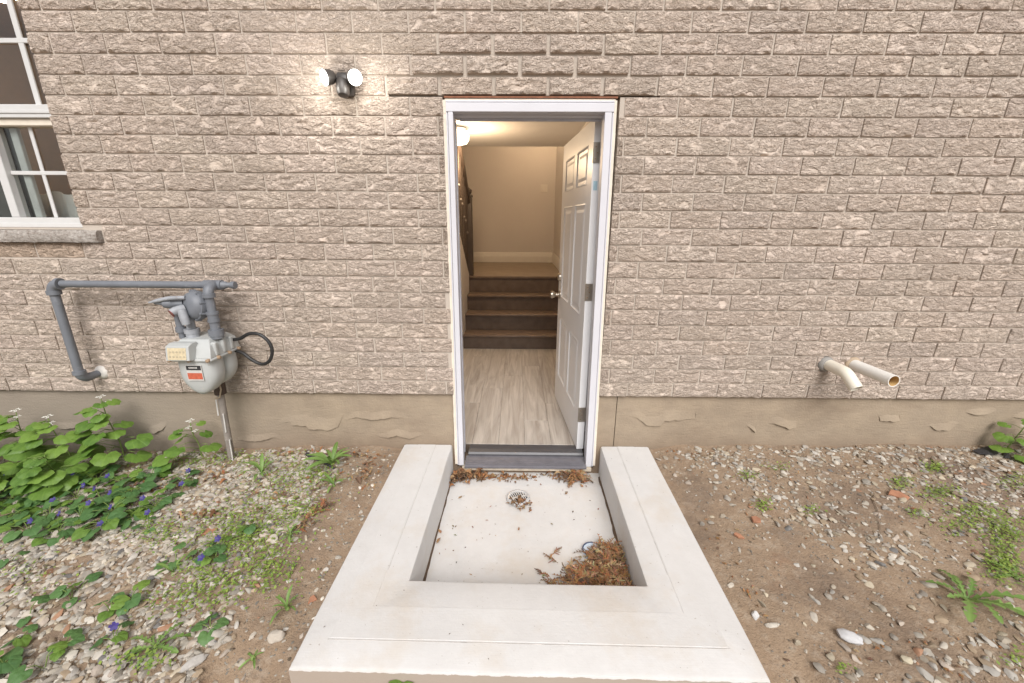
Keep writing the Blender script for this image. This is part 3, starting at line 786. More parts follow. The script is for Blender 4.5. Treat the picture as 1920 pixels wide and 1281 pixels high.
m_ = MB(); m_.prism([(4.999, zs[3]), (4.98, zs[3]), (4.98, zs[3]+.10), (4.985, zs[3]+.125), (4.992, zs[3]+.165), (4.999, zs[3]+.17)], 'x', -1.59, .625); o = m_.build('back_board', MAT['trim_int']); o.parent = bb; o.matrix_parent_inverse = Matrix.Translation((0, -4.97, -zs[3]))
m_ = MB(); m_.prism([(.6395, zs[3]), (.622, zs[3]), (.622, zs[3]+.10), (.626, zs[3]+.125), (.632, zs[3]+.165), (.6395, zs[3]+.17)], 'y', 3.2, 4.979); o = m_.build('side_board', MAT['trim_int']); o.parent = bb; o.matrix_parent_inverse = Matrix.Translation((0, -4.97, -zs[3]))
sw = empty('light_switch', (.448, 4.998, 1.536), 'white double light switch plate on the far hall wall', 'light switch')
m_ = MB(); m_.bbox((-.058, -.008, -.058), (.058, .001, .058), .004); m_.build('plate', MAT['trim_int'], sw)
for k in (-1, 1):
    m_ = MB(); m_.bbox((k*.026-.016, -.013, -.032), (k*.026+.016, -.0082, .032), .002); m_.build('rocker', MAT['trim_int'], sw)
gl = empty('ceiling_light', (-.605, 2.22, 1.899), 'lit round flush ceiling light just inside the door', 'ceiling light')
m_ = MB(); m_.lathe([(.09, 0), (.095, -.012), (.06, -.022)], (0, 0, 0), (0, 0, 1), 28); m_.build('base', MAT['nickel'], gl, True, 40)
m_ = MB(); m_.lathe([(.06, -.0225), (.105, -.035), (.12, -.07), (.117, -.115), (.095, -.145), (.045, -.158), (.01, -.160)], (0, 0, 0), (0, 0, 1), 28); m_.build('globe', MAT['globe'], gl, True, 60)
def bulb(parent, loc, watts, col, rad):
    l_ = bpy.data.lights.new('bulb', 'POINT'); l_.energy = watts; l_.color = col; l_.shadow_soft_size = rad
    o = bpy.data.objects.new('bulb', l_); COL.objects.link(o); o.parent = parent; o.location = loc; return o
bulb(gl, (.06, .0, -.30), 23, (1, .73, .46), .07)
g2 = empty('hall_ceiling_light', (.42, 4.25, 2.749), 'warm hall light above the far landing, hidden by the lower ceiling', 'ceiling light')
m_ = MB(); m_.lathe([(.06, 0), (.09, -.03), (.085, -.08), (.02, -.10)], (0, 0, 0), (0, 0, 1), 20); m_.build('globe', MAT['roomlamp'], g2, True, 60)

# ------------------------------------------------------------------ window
win = empty('window', (-2.9, .09, .98), 'white vinyl sliding window with grid bars at the left edge', 'window')
WY = .09
def wpar(o): o.parent = win; o.matrix_parent_inverse = Matrix.Translation((2.9, -.09, -.98)); return o
XR = -2.352
def wbox(name, a, b, mat, r=.003):
    m_ = MB(); m_.bbox(a, b, r); return wpar(m_.build(name, mat))
WL = -3.93; WT = 2.66
wbox('bottom_rail', (WL, .066, .972), (XR-.05, .15, 1.017), MAT['vinyl'])
wbox('bottom_lip', (WL, .060, .964), (XR-.05, .0655, .988), MAT['vinyl'])
wbox('side_rail', (XR-.0495, .066, .964), (XR-.0, .15, WT), MAT['vinyl'])
wbox('side_rail', (WL-.05, .066, .964), (WL-.0005, .15, WT), MAT['vinyl'])
wbox('head_rail', (WL, .066, WT-.05), (XR-.05, .15, WT), MAT['vinyl'])
wbox('transom_bar', (WL, .055, 1.512), (XR-.05, .15, 1.575), MAT['vinyl'])
wbox('transom_lip', (WL, .050, 1.532), (XR-.05, .0545, 1.548), MAT['vinyl'])
wbox('sash_head', (WL, .070, 1.478), (XR-.05, .14, 1.5115), MAT['cream_paint'])
# meeting stile of the sliding sash, and the inner sash behind it
wbox('stile', (-2.815, .072, 1.0175), (-2.770, .13, 1.4775), MAT['vinyl'])
wbox('inner_stile', (-2.725, .112, 1.0175), (-2.685, .135, 1.4775), simple('shaded_vinyl', (.50, .50, .49), .4))
wbox('grid_bar', (-2.604, .097, 1.0175), (-2.584, .105, 1.4775), MAT['vinyl'], .002)
wbox('grid_bar', (-2.7695, .096, 1.240), (XR-.0505, .104, 1.260), MAT['vinyl'], .002)
wbox('grid_bar', (-2.516, .091, 1.5755), (-2.488, .101, WT-.0505), MAT['vinyl'], .002)
wbox('grid_bar', (WL, .090, 1.857), (XR-.0505, .100, 1.879), MAT['vinyl'], .002)
wbox('grid_bar', (-3.15, .091, 1.5755), (-3.122, .101, WT-.0505), MAT['vinyl'], .002)
wbox('grid_bar', (-3.30, .097, 1.0175), (-3.28, .105, 1.4775), MAT['vinyl'], .002)
m_ = MB(); m_.box((-2.7695, .106, 1.018), (XR-.0505, .110, 1.477)); wpar(m_.build('pane', MAT['glass']))
m_ = MB(); m_.box((WL, .118, 1.018), (-2.816, .122, 1.477)); wpar(m_.build('pane', MAT['glass']))
m_ = MB(); m_.box((WL, .102, 1.576), (XR-.0505, .106, WT-.051)); wpar(m_.build('pane', MAT['glass']))
m_ = MB(); m_.box((WL, .150, 1.0), (-2.74, .152, 1.50)); wpar(m_.build('insect_screen', MAT['screen']))
# the room behind: brown walls, sheer curtain low in the sash, ceiling lamp
rm = MB(); x0, x1, y0, y1, z0, z1 = -4.6, -2.1, .201, 2.3, .2, 2.56
V8 = [(x0,y0,z0),(x1,y0,z0),(x1,y1,z0),(x0,y1,z0),(x0,y0,z1),(x1,y0,z1),(x1,y1,z1),(x0,y1,z1)]
rm.add(V8, [(0,1,2,3),(4,5,6,7),(1,2,6,5),(2,3,7,6),(3,0,4,7)])
o = rm.build('room_walls', MAT['room']); tag(o, kind='structure')
cu = MB(); n = 60; vs = []
for i in range(n+1):
    xx = -3.3+1.05*i/n; yy = .30+.012*math.sin(i*1.3)+.008*math.sin(i*.45); vs += [(xx, yy, .75), (xx, yy+.01, 1.16+.01*math.sin(i*.7))]
cu.add(vs, [(2*i, 2*i+2, 2*i+3, 2*i+1) for i in range(n)])
o = cu.build('cafe_curtain', MAT['curtain'], None, True); tag(o, 'pale sheer half curtain behind the lower window glass', 'curtain')
sol = o.modifiers.new('s', 'SOLIDIFY'); sol.thickness = .002
rp = empty('room_ceiling_light', (-3.33, .9, 2.559), 'lit warm ceiling lamp seen through the top of the window', 'ceiling light')
m_ = MB(); m_.bbox((-.14, -.04, -.03), (.14, .04, -.001), .01); m_.build('base', MAT['nickel'], rp)
for k in (-1, 1): m_ = MB(); m_.lathe([(.03, -.03), (.05, -.06), (.058, -.13), (.045, -.172), (.01, -.18)], (k*.072, 0, 0), (0, 0, 1), 20); m_.build('shade', MAT['roomlamp'], rp, True, 60)
# stone sill
sm = MB(); nx = 60; vs = []; fs = []; prof = [(.062, .949), (-.02, .9525), (-.027, .947), (-.034, .925), (-.034, .905), (-.028, .889), (.05, .887)]
xsl = np.linspace(-4.03, -2.262, nx+1)
for i, xx in enumerate(xsl):
    for k, (yy, zz) in enumerate(prof):
        rg = 1. if 2 <= k <= 5 and xx < -2.30 else .0
        vs.append((xx, yy-.010*rg*MN.fractal(Vector((xx*14, k*1.3, 2)), 1, 2, 3), zz+.003*rg*MN.noise(Vector((xx*20, k, 5)))))
m7 = len(prof)
for i in range(nx):
    for k in range(m7): a = i*m7+k; b = i*m7+(k+1) % m7; fs.append((a, b, b+m7, a+m7))
fs += [tuple(range(m7)), tuple(nx*m7+k for k in range(m7-1, -1, -1))]
sm.add(vs, fs); o = sm.build('window_sill', MAT['sillstone'], None, True, 40); tag(o, 'rough pale stone sill under the white window', 'window sill')
mf = MB(); mf.box((WL, .020, .9535), (-2.3605, .0965, .9635)); wpar(mf.build('mortar_bed', MAT['mortar']))

# ------------------------------------------------------------------ floodlight
fd = empty('floodlight', (-.838, -.01, 1.64), 'lit black twin head security floodlight on the bricks above left of the door', 'floodlight')
m_ = MB(); m_.bbox((-.04, -.03, -.045), (.04, .004, .055), .008); m_.lathe([(.034, 0), (.034, .018), (.022, .024)], (0, -.03, .005), (0, -1, 0), 18); m_.build('mount', MAT['bronze'], fd, True, 40)
m_ = MB(); m_.lathe([(.024, 0), (.030, .008), (.030, .055), (.024, .07), (.012, .076)], (0.0, -.050, .012), (.05, -.25, -1), 18); m_.build('sensor', MAT['bronze'], fd, True, 40)
for s in (-1, 1):
    aim = Vector((s*.62, -.72, -.28)).normalized(); c0 = Vector((s*.052, -.058, .024))
    m_ = MB(); m_.tube([(s*.014, -.036, .02), tuple(c0)], .009, 8); m_.lathe([(.014, -.022), (.024, -.015), (.031, 0), (.0355, .028), (.0355, .033), (.033, .033), (.031, .028)], c0, aim, 22); hd = m_.build('lamp_head', MAT['bronze'], fd, True, 40)
    m_ = MB(); m_.lathe([(.0335, .0285), (.0335, .0345), (.022, .041), (.003, .044)], c0, aim, 22); m_.build('lens', MAT['flood'], hd, True, 60)
    bulb(hd, c0+aim*.10, 1.1, (1, .96, .88), .03)

# ------------------------------------------------------------------ gas pipe and meter
def arc(c, a, b, r, n=8):
    """elbow at corner c between directions a (towards previous) and b (towards next)"""
    c = Vector(c); a = Vector(a).normalized(); b = Vector(b).normalized(); p0 = c+a*r; p2 = c+b*r; ce = c+a*r+b*r
    out = []
    for i in range(n+1):
        t = math.pi/2*i/n; out.append(ce - b*r*math.cos(t) - a*r*math.sin(t))
    return out
PR = .0212; PY = -.112
gp = empty('gas_pipe', (-2.497, PY, .125), 'grey painted steel gas pipe bent in a U left of the meter', 'gas pipe')
def gpar(o): o.parent = gp; o.matrix_parent_inverse = Matrix.Translation((2.497, -PY, -.125)); return o
PZT = .676
m_ = MB(); m_.tube([(-2.44, PY, PZT), (-1.64, PY, PZT)], PR-.002, 16, True); gpar(m_.build('horizontal_run', MAT['pipe_grey'], None, True, 50))
m_ = MB(); m_.tube([(-2.497, PY, PZT-.055), (-2.497, PY, .165)], PR, 16); gpar(m_.build('vertical_run', MAT['pipe_grey'], None, True, 50))
m_ = MB(); m_.tube(arc((-2.497, PY, PZT), (1, 0, 0), (0, 0, -1), .045), .027, 14); m_.tube([(-2.463, PY, PZT), (-2.446, PY, PZT)], .031, 14); m_.tube([(-2.497, PY, PZT-.036), (-2.497, PY, PZT-.058)], .031, 14); gpar(m_.build('elbow', MAT['pipe_grey'], None, True, 50))
m_ = MB(); m_.tube(arc((-2.497, PY, .125), (0, 0, 1), (0, 1, 0), .045), .025, 14); m_.tube([(-2.497, PY, .158), (-2.497, PY, .178)], .030, 14); m_.tube([(-2.497, PY+.04, .125), (-2.497, .01, .125)], [.023, .019], 14); gpar(m_.build('elbow', MAT['pipe_grey'], None, True, 50))
m_ = MB(); m_.lathe([(.043, 0), (.040, .012), (.030, .020), (.024, .022)], (-2.485, .004, .128), (0, -1, 0), 20); gpar(m_.build('wall_seal', simple('white_foam_seal', (.62, .59, .55), .8, bump=.6), None, True, 50))
# tee over the meter
JX, JY = -1.607, -.178
m_ = MB(); m_.tube([(-1.665, PY, PZT), (JX+.035, PY, PZT)], .0265, 14); m_.tube([(JX, PY+.0, PZT), (JX, PY-.02, PZT)], .026, 14); m_.tube([(JX+.035, PY, PZT), (JX+.055, PY, PZT), (JX+.06, PY, PZT), (JX+.10, PY, PZT)], [.021, .019, .014, .014], 12); m_.tube([(JX+.085, PY, PZT), (JX+.105, PY, PZT)], .020, 8); gpar(m_.build('tee', MAT['pipe_grey'], None, True, 50))
m_ = MB(); m_.tube([(JX, PY-.015, PZT)]+[tuple(p) for p in arc((JX, JY, PZT), (0, 1, 0), (0, 0, -1), .042)], .0245, 14); m_.tube([(JX, JY, PZT-.035), (JX, JY, PZT-.055)], .030, 14); gpar(m_.build('elbow', MAT['pipe_grey'], None, True, 50))
m_ = MB(); m_.tube([(JX, JY, PZT-.05), (JX, JY, .46)], .021, 14); m_.tube([(JX, JY, .545), (JX, JY, .53)], .029, 14); m_.tube([(JX, JY, .53), (JX, JY, .505)], .0255, 14); m_.tube([(JX, JY, .505), (JX, JY, .49)], .029, 8); gpar(m_.build('drop_pipe', MAT['pipe_grey'], None, True, 50))

gm = empty('gas_meter', (-1.69, -.17, .10), 'pale grey twin lobed gas meter with a red and black label', 'gas meter')
def mpar(o): o.parent = gm; o.matrix_parent_inverse = Matrix.Translation((1.69, .17, -.10)); return o
MX = -1.692
def lobe(yc, w0, d0, z1, z0, sgn=-1):
    """a diaphragm pan: superellipse sections, closing to a rounded bottom"""
    n = 26; rings = []; N = 12
    for i in range(N+1):
        t = i/N; z = z1+(z0-z1)*t
        k = (1-max(0, (t-.30)/.70)**2.6*.72)
        if t > .92: k *= 1-(t-.92)/.08*.35
        rings.append([(MX+.5*w0*k*math.copysign(abs(math.cos(a))**.62, math.cos(a)), yc+.5*d0*(k*.5+.5)*math.copysign(abs(math.sin(a))**.72, math.sin(a)), z) for a in [2*math.pi*j/n for j in range(n)]])
    m_ = MB(); vs = [p for r_ in rings for p in r_]
    fs = [(i*n+j, i*n+(j+1) % n, (i+1)*n+(j+1) % n, (i+1)*n+j) for i in range(N) for j in range(n)]+[tuple(range(n)), tuple(N*n+j for j in range(n))]
    m_.add(vs, fs); return m_
mpar(lobe(-.218, .205, .125, .305, .105).build('front_pan', MAT['meter'], None, True, 60))
mpar(lobe(-.105, .200, .115, .305, .115).build('rear_pan', MAT['meter'], None, True, 60))
# top case: flange + faceted dome
m_ = MB(); m_.bbox((MX-.112, -.290, .300), (MX+.112, -.045, .316), .006, None, 2)
tp = [(MX-.108, -.284, .3165), (MX+.108, -.284, .3165), (MX+.108, -.05, .3165), (MX-.108, -.05, .3165), (MX-.100, -.270, .372), (MX+.098, -.262, .372), (MX+.098, -.06, .380), (MX-.100, -.06, .380), (MX-.078, -.225, .405), (MX+.072, -.225, .405), (MX+.072, -.085, .410), (MX-.078, -.085, .410)]
m_.add(tp, [(0,1,5,4),(1,2,6,5),(2,3,7,6),(3,0,4,7),(4,5,9,8),(5,6,10,9),(6,7,11,10),(7,4,8,11),(8,9,10,11),(3,2,1,0)])
for sx in (-.06, .0, .06): m_.bbox((MX+.085, -.17+sx-.012, .318), (MX+.112, -.17+sx+.012, .392), .005)
o = m_.build('top_case', MAT['meter'], None, True, 35); mpar(o)
bv = o.modifiers.new('b', 'BEVEL'); bv.width = .006; bv.segments = 2; bv.limit_method = 'ANGLE'; bv.angle_limit = R(35)
for sx, sy in [(-.10, -.296), (.0, -.296), (.098, -.296), (.117, -.235), (.117, -.15), (.117, -.075)]:
    m_ = MB(); ax = (0, -1, 0) if sy < -.29 else (1, 0, 0); m_.lathe([(.010, -.010), (.010, .004), (.006, .007)], (MX+sx, sy, .310), ax, 8); mpar(m_.build('bolt', MAT['bolt']))
# index housing
m_ = MB(); m_.prism([(-.302, .312), (-.325, .318), (-.312, .392), (-.285, .402), (-.25, .402), (-.25, .312)], 'x', MX-.092, MX+.028); o = m_.build('index_housing', MAT['meter']); mpar(o); bv = o.modifiers.new('b', 'BEVEL'); bv.width = .004; bv.segments = 2
m_ = MB(); q0 = Vector((0, -.3262, .324)); q1 = Vector((0, -.3150, .384)); m_.add([(MX-.080, q0.y, q0.z), (MX+.014, q0.y, q0.z), (MX+.014, q1.y, q1.z), (MX-.080, q1.y, q1.z)]+[(MX-.080, q0.y+.003, q0.z), (MX+.014, q0.y+.003, q0.z), (MX+.014, q1.y+.003, q1.z), (MX-.080, q1.y+.003, q1.z)], [(0,1,2,3),(4,7,6,5),(0,4,5,1),(1,5,6,2),(2,6,7,3),(3,7,4,0)]); io = mpar(m_.build('index_plate', MAT['meter_plate']))
for k in range(5):
    for rr in range(2):
        m_ = MB(); zz = .340+rr*.024; yy = q0.y+(q1.y-q0.y)*(zz-q0.z)/(q1.z-q0.z); m_.lathe([(.0058, 0), (.0058, .0012), (.0045, .0015)], (MX-.067+k*.0175, yy, zz), (0, -1, .18), 10); d_ = m_.build('dial', simple('dial_face', (.42, .36, .25), .5) if 'dial_face' not in bpy.data.materials else bpy.data.materials['dial_face']); d_.parent = io
# label
lab = mpar(MB().box((MX-.035, -.2845, .195), (MX+.048, -.2822, .282)).build('label', MAT['label_white']))
def sub(mb, name, mat, par): o = mb.build(name, mat); o.parent = par; return o
sub(MB().box((MX-.032, -.2852, .254), (MX+.045, -.2846, .279)), 'black_band', MAT['black'], lab)
sub(MB().box((MX-.032, -.2852, .203), (MX+.045, -.2846, .238)), 'red_band', MAT['red'], lab)
wm = MB()
for k in range(7): wm.box((MX-.018+k*.0065, -.2856, .263), (MX-.0135+k*.0065, -.2853, .2715))
sub(wm, 'white_lettering', MAT['label_white'], lab)
# unions on top of the meter
m_ = MB(); m_.tube([(JX, JY, .487), (JX, JY, .445)], .0235, 14); m_.tube([(JX, JY, .448), (JX, JY, .415)], .037, 8); m_.tube([(JX, JY, .418), (JX, JY, .400)], .031, 14); mpar(m_.build('outlet_union', MAT['pipe_grey'], None, True, 50))
IX, IY = -1.737, -.178
m_ = MB(); m_.tube([(IX, IY, .40), (IX, IY, .43)], .031, 14); m_.tube([(IX, IY, .428), (IX, IY, .452)], .036, 8); m_.tube([(IX, IY, .45), (IX, IY, .53)], .021, 14); mpar(m_.build('inlet_union', MAT['pipe_light'], None, True, 50))
# regulator
rg = empty('gas_regulator', (-1.70, -.2, .5), 'grey round pressure regulator bolted above the gas meter', 'regulator')
def rpar(o): o.parent = rg; o.matrix_parent_inverse = Matrix.Translation((1.70, .2, -.5)); return o
RC = Vector((-1.700, -.165, .575)); RA = Vector((-.45, -.86, .12)).normalized()
m_ = MB(); m_.lathe([(.055, -.055), (.074, -.030), (.080, -.012), (.080, .006), (.074, .008), (.066, .028), (.045, .040), (.012, .043)], RC, RA, 28); rpar(m_.build('diaphragm_case', MAT['pipe_grey'], None, True, 40))
uu = RA.orthogonal().normalized(); ww = RA.cross(uu)
for k in range(8):
    a_ = 2*math.pi*k/8+.3; pc = RC+(uu*math.cos(a_)+ww*math.sin(a_))*.077; m_ = MB(); m_.lathe([(.008, -.016), (.008, .012), (.005, .014)], pc, RA, 6); rpar(m_.build('bolt', MAT['pipe_grey']))
m_ = MB(); c1 = RC+RA*.030+Vector((-.018, -.01, -.015)); m_.tube([c1, c1+Vector((-.022, -.030, -.004)), c1+Vector((-.032, -.046, -.014))], [.024, .023, .022], 14); m_.tube([c1+Vector((.0, -.02, -.004)), c1+Vector((.012, -.028, -.045)), c1+Vector((.014, -.024, -.075))], [.021, .021, .020], 14); rpar(m_.build('vent_body', MAT['pipe_light'], None, True, 50))
m_ = MB(); m_.lathe([(.0205, 0), (.0205, .004), (.015, .0045)], c1+Vector((-.032, -.046, -.014)), Vector((-.35, -.5, -.25)), 14); rpar(m_.build('vent_cap', MAT['red_cap'], None, True, 40))
m_ = MB(); c2 = RC+Vector((-.050, -.01, .012)); m_.tube([c2, c2+Vector((-.045, -.012, .0)), c2+Vector((-.050, -.013, 0)), c2+Vector((-.085, -.02, .004))], [.020, .020, .026, .024], 12); m_.tube([c2+Vector((-.08, -.02, .004)), c2+Vector((-.125, -.03, .012))], [.014, .012], 10); rpar(m_.build('inlet_arm', MAT['pipe_grey'], None, True, 50))
m_ = MB(); lv = [c2+Vector((.03, -.02, .035)), c2+Vector((-.04, -.035, .034)), c2+Vector((-.10, -.04, .022)), c2+Vector((-.145, -.045, .012))]; m_.tube(lv, [.010, .011, .010, .004], 8); rpar(m_.build('valve_lever', MAT['pipe_light'], None, True, 50))
m_ = MB(); m_.tube([(-1.790, -.185, .54), (-1.790, -.185, .43)], .017, 12); m_.tube([(-1.790, -.185, .462), (-1.790, -.185, .435)], .024, 8); m_.tube([(-1.790, -.185, .43), (-1.79, -.185, .40)], .015, 10); rpar(m_.build('sensing_pipe', MAT['pipe_grey'], None, True, 50))
# riser from the ground with weathered sleeve
cn = empty('riser_pipe', (-1.735, -.10, -.42), 'peeling grey riser pipe from the soil up to the gas meter', 'pipe')
m_ = MB(); m_.tube([(0, 0, -.03), (.006, 0, .15), (.012, -.002, .30), (.02, -.002, .47)], [.0195, .0185, .0185, .018], 12); m_.build('sleeve', MAT['conduit'], cn, True, 50)
m_ = MB(); m_.tube([(.02, -.002, .46), (.022, -.002, .55)], .030, 10); m_.build('coupling', simple('dark_rusty_coupling', (.075, .05, .038), .7), cn, True, 50)
m_ = MB(); m_.tube([(.045, -.03, .56), (.052, -.034, .50), (.035, -.034, .45), (.01, -.032, .445)], .004, 6); m_.build('wire', simple('tan_wire', (.45, .36, .26), .6), cn, True)
for (za, zb, dx) in ((.22, .34, .012), (.02, .17, .016), (.33, .43, -.012)):
    m_ = MB(); m_.tube([(dx+.006, -.021, za), (dx+.010, -.022, (za+zb)/2), (dx+.012, -.021, zb)], .0045, 5); m_.build('tape_scrap', MAT['label_white'], cn)
cb = MB(); pts = [(-1.59, -.09, .365), (-1.54, -.10, .375), (-1.48, -.11, .405), (-1.42, -.115, .405), (-1.375, -.115, .365), (-1.362, -.115, .310), (-1.385, -.115, .252), (-1.435, -.11, .228), (-1.49, -.105, .250), (-1.54, -.095, .285), (-1.59, -.085, .30)]
def smooth(pts, k=5):
    P_ = [Vector(p) for p in pts]; out = []
    for i in range(len(P_)-1):
        a, b, c, d = P_[max(i-1, 0)], P_[i], P_[i+1], P_[min(i+2, len(P_)-1)]
        for j in range(k):
            t = j/k; out.append(.5*((2*b)+(c-a)*t+(2*a-5*b+4*c-d)*t*t+(3*b-a-3*c+d)*t**3))
    out.append(P_[-1]); return out
cb.tube(smooth(pts), .0095, 8); o = cb.build('cable', MAT['cable'], None, True); tag(o, 'black rubber cable looping out beside the gas meter', 'cable')

# ------------------------------------------------------------------ drain pipes on the right
def hollow(mb, pts, r, t=.004, n=20):
    pts = [Vector(p) for p in pts]
    mb.tube(pts, r, n, False); 
    inn = MB(); inn.tube(pts, r-t, n, False); off_ = len(mb.v)
    mb.add(inn.v, [tuple(reversed(f)) for f in inn.f]); N = len(pts)
    for k in range(n): mb.f.append(((N-1)*n+k, (N-1)*n+(k+1) % n, off_+(N-1)*n+(k+1) % n, off_+(N-1)*n+k)); mb.c.append(None)
    return mb
e1 = empty('bent_drain_pipe', (1.818, 0, .222), 'short cream drain pipe with a bent down elbow on the right wall', 'pipe')
m_ = MB(); hollow(m_, smooth([(0, .03, 0), (.002, -.05, -.001), (.004, -.115, -.002), (.006, -.140, -.006), (.010, -.158, -.018), (.018, -.195, -.052), (.022, -.212, -.068)], 4), .0325); m_.build('pipe', MAT['pvc'], e1, True, 60)
m_ = MB(); m_.lathe([(.047, 0), (.045, .008), (.039, .018), (.034, .022)], (-.006, .0, -.002), (0, -1, 0), 18); m_.build('caulk_ring', MAT['caulk'], e1, True)
m_ = MB(); m_.tube([(0, .03, 0), (.004, -.11, -.004)], .0275, 14); m_.build('bore', MAT['pvc_in'], e1)
e2 = empty('straight_drain_pipe', (1.968, 0, .220), 'longer straight white drain pipe beside the bent one on the right wall', 'pipe')
m_ = MB(); hollow(m_, [(0, .03, 0), (.006, -.14, .0), (.012, -.262, .0)], .0325); m_.build('pipe', MAT['pvc_white'], e2, True, 60)
m_ = MB(); hollow(m_, [(0.0007, .01, 0), (.0118, -.2595, .0)], .0284, .001); m_.build('bore', MAT['pvc_in'], e2, True, 60)
m_ = MB(); m_.lathe([(.047, 0), (.045, .008), (.036, .015)], (0, .0, .0), (0, -1, 0), 18); m_.build('caulk_ring', simple('tan_caulk', (.40, .31, .22), .85, bump=.5), e2, True)

# ------------------------------------------------------------------ gravel
def ico(sub=1):
    bm = bmesh.new(); bmesh.ops.create_icosphere(bm, subdivisions=sub, radius=1)
    v = np.array([x.co[:] for x in bm.verts]); f = np.array([[y.index for y in x.verts] for x in bm.faces]); bm.free(); return v, f
IV, IF = ico(2)
def pebble_variants(n, seed):
    out = []
    for s in range(n):
        w_ = []
        for p in IV:
            q = Vector(p); k = 1+.38*MN.noise(q*1.1+Vector((s*7.7+seed, 0, 0)))+.16*MN.noise(q*2.6+Vector((0, s*3.1+seed, 0)))
            w_.append(np.array(p)*k)
        a = np.array(w_)
        # chip flat facets
        for _ in range(4):
            d = RNG.normal(size=3); d /= np.linalg.norm(d); h_ = a@d; lim = .62*h_.max(); m = h_ > lim; a[m] -= np.outer(h_[m]-lim, d)
        out.append(a)
    return out
PEB = pebble_variants(14, 2.)
def inside_curb(x, y, m=0.0): return -.72-m < x < .86+m and y > -1.36-m
STONE_COLS = np.array([(.50, .46, .41), (.58, .54, .49), (.44, .39, .33), (.53, .47, .38), (.62, .59, .55), (.40, .37, .34), (.49, .43, .385), (.46, .435, .40), (.38, .30, .22), (.55, .53, .51)])
def left_density(x, y):
    edge = -.94 - .12*sstep(-.3, 0, y) + .06*MN.noise(Vector((y*5, 1, 0)))
    d = sstep(0, .14, edge-x)
    if y > -.22: d *= .75
    n = MN.fractal(Vector((x*2.6, y*2.6, 8)), 1, 2, 3)
    if n < -.28: d *= .45
    return d
def px_ground(x, y, z0=-.40):
    for _ in range(4):
        d = _fw*CAM_F + _rt2*(x-960) - _up2*(y-640.5); t = (z0-CAM_H)/d.z; X, Y = d.x*t, -CAM_D+d.y*t; z0 = gz(X, Y, False)
    return X, Y
BAND = [px_ground(*q) for q in ((1345, 855), (1390, 862), (1415, 890), (1440, 915), (1470, 945), (1510, 965), (1555, 985), (1600, 1000), (1650, 1012), (1690, 1028))]
def right_density(x, y):
    n = MN.fractal(Vector((x*2.1, y*2.1, 20)), 1, 2, 3)
    d = .09+.22*max(0, n)
    d += .50*sstep(1.25, 2.6, x+.9*(y+.4)) * sstep(-1.3, -.5, y)
    b = max([math.exp(-(((x-bx)**2+(y-by)**2)/.0125)) for bx, by in BAND])          # diagonal drift of chips from the wall down
    d += .62*b + .30*math.exp(-((y+.10)/.07)**2)*(.9 if x < 1.3 else .15)
    d += .30*sstep(-1.05, -1.35, y)*sstep(1.0, 1.35, x)
    return min(1, d)
def stones(n, xr, yr, dens, smin, smax, name, dark=1., zoff=.25):
    V = []; Fc = []; Cc = []; base = 0; k = 0; tries = 0
    while k < n and tries < n*12:
        tries += 1
        x = random.uniform(*xr); y = random.uniform(*yr)
        if inside_curb(x, y, .012) or random.random() > dens(x, y): continue
        s = smin+(smax-smin)*random.random()**2.2
        a = PEB[random.randrange(14)]*np.array([s*random.uniform(.75, 1.35), s*random.uniform(.6, .95), s*random.uniform(.30, .55)])
        rot = np.array(Euler((random.uniform(-.35, .35), random.uniform(-.35, .35), random.uniform(0, 6.28))).to_matrix())
        if random.random() < .14: rot = np.array(Euler((random.uniform(-1, 1), random.uniform(-1, 1), random.uniform(0, 6.28))).to_matrix())
        a = a@rot.T + np.array([x, y, gz(x, y)+s*zoff*random.uniform(-.2, 1.)])
        V.append(a); Fc.append(IF+base); base += len(a)
        c = STONE_COLS[random.randrange(10)]*random.uniform(.72, 1.15)*dark*np.array((1.04, 1., .92))
        if random.random() < .012: c = np.array((.36, .20, .12))*random.uniform(.7, 1.1)
        if random.random() < .02: c = np.array((.19, .18, .17))
        Cc.append(np.tile(np.append(c, 1), (len(IF)*3, 1))); k += 1
    V = np.concatenate(V); Fc = np.concatenate(Fc); Cc = np.concatenate(Cc)
    me = bpy.data.meshes.new(name); me.vertices.add(len(V)); me.vertices.foreach_set('co', V.ravel())
    me.loops.add(Fc.size); me.loops.foreach_set('vertex_index', Fc.ravel().astype(np.int32)); me.polygons.add(len(Fc))
    me.polygons.foreach_set('loop_start', np.arange(0, Fc.size, 3, dtype=np.int32)); me.polygons.foreach_set('loop_total', np.full(len(Fc), 3, dtype=np.int32))
    me.update(calc_edges=True); at = me.color_attributes.new('tone', 'FLOAT_COLOR', 'CORNER'); at.data.foreach_set('color', Cc.ravel())
    me.materials.append(MAT['stone']); me.shade_smooth(); me.set_sharp_from_angle(angle=R(38))
    o = link(name, me); tag(o, kind='stuff'); return o
stones(19500, (-3.9, -.80), (-1.75, .0), left_density, .0085, .0225, 'gravel', .88)
stones(7200, (.86, 3.9), (-1.75, .0), right_density, .006, .021, 'gravel', .84)
stones(3000, (.86, 3.9), (-1.75, .0), lambda x, y: .5, .003, .007, 'soil_crumbs', .46)
stones(1300, (-1.25, -.72), (-1.75, .0), lambda x, y: .5, .003, .008, 'soil_crumbs', .48)
stones(260, (-1.05, -.72), (-1.75, .0), lambda x, y: .5, .006, .015, 'gravel', .95)
stones(160, (-.72, .86), (-1.75, -1.36), lambda x, y: .8, .005, .014, 'gravel', .9)

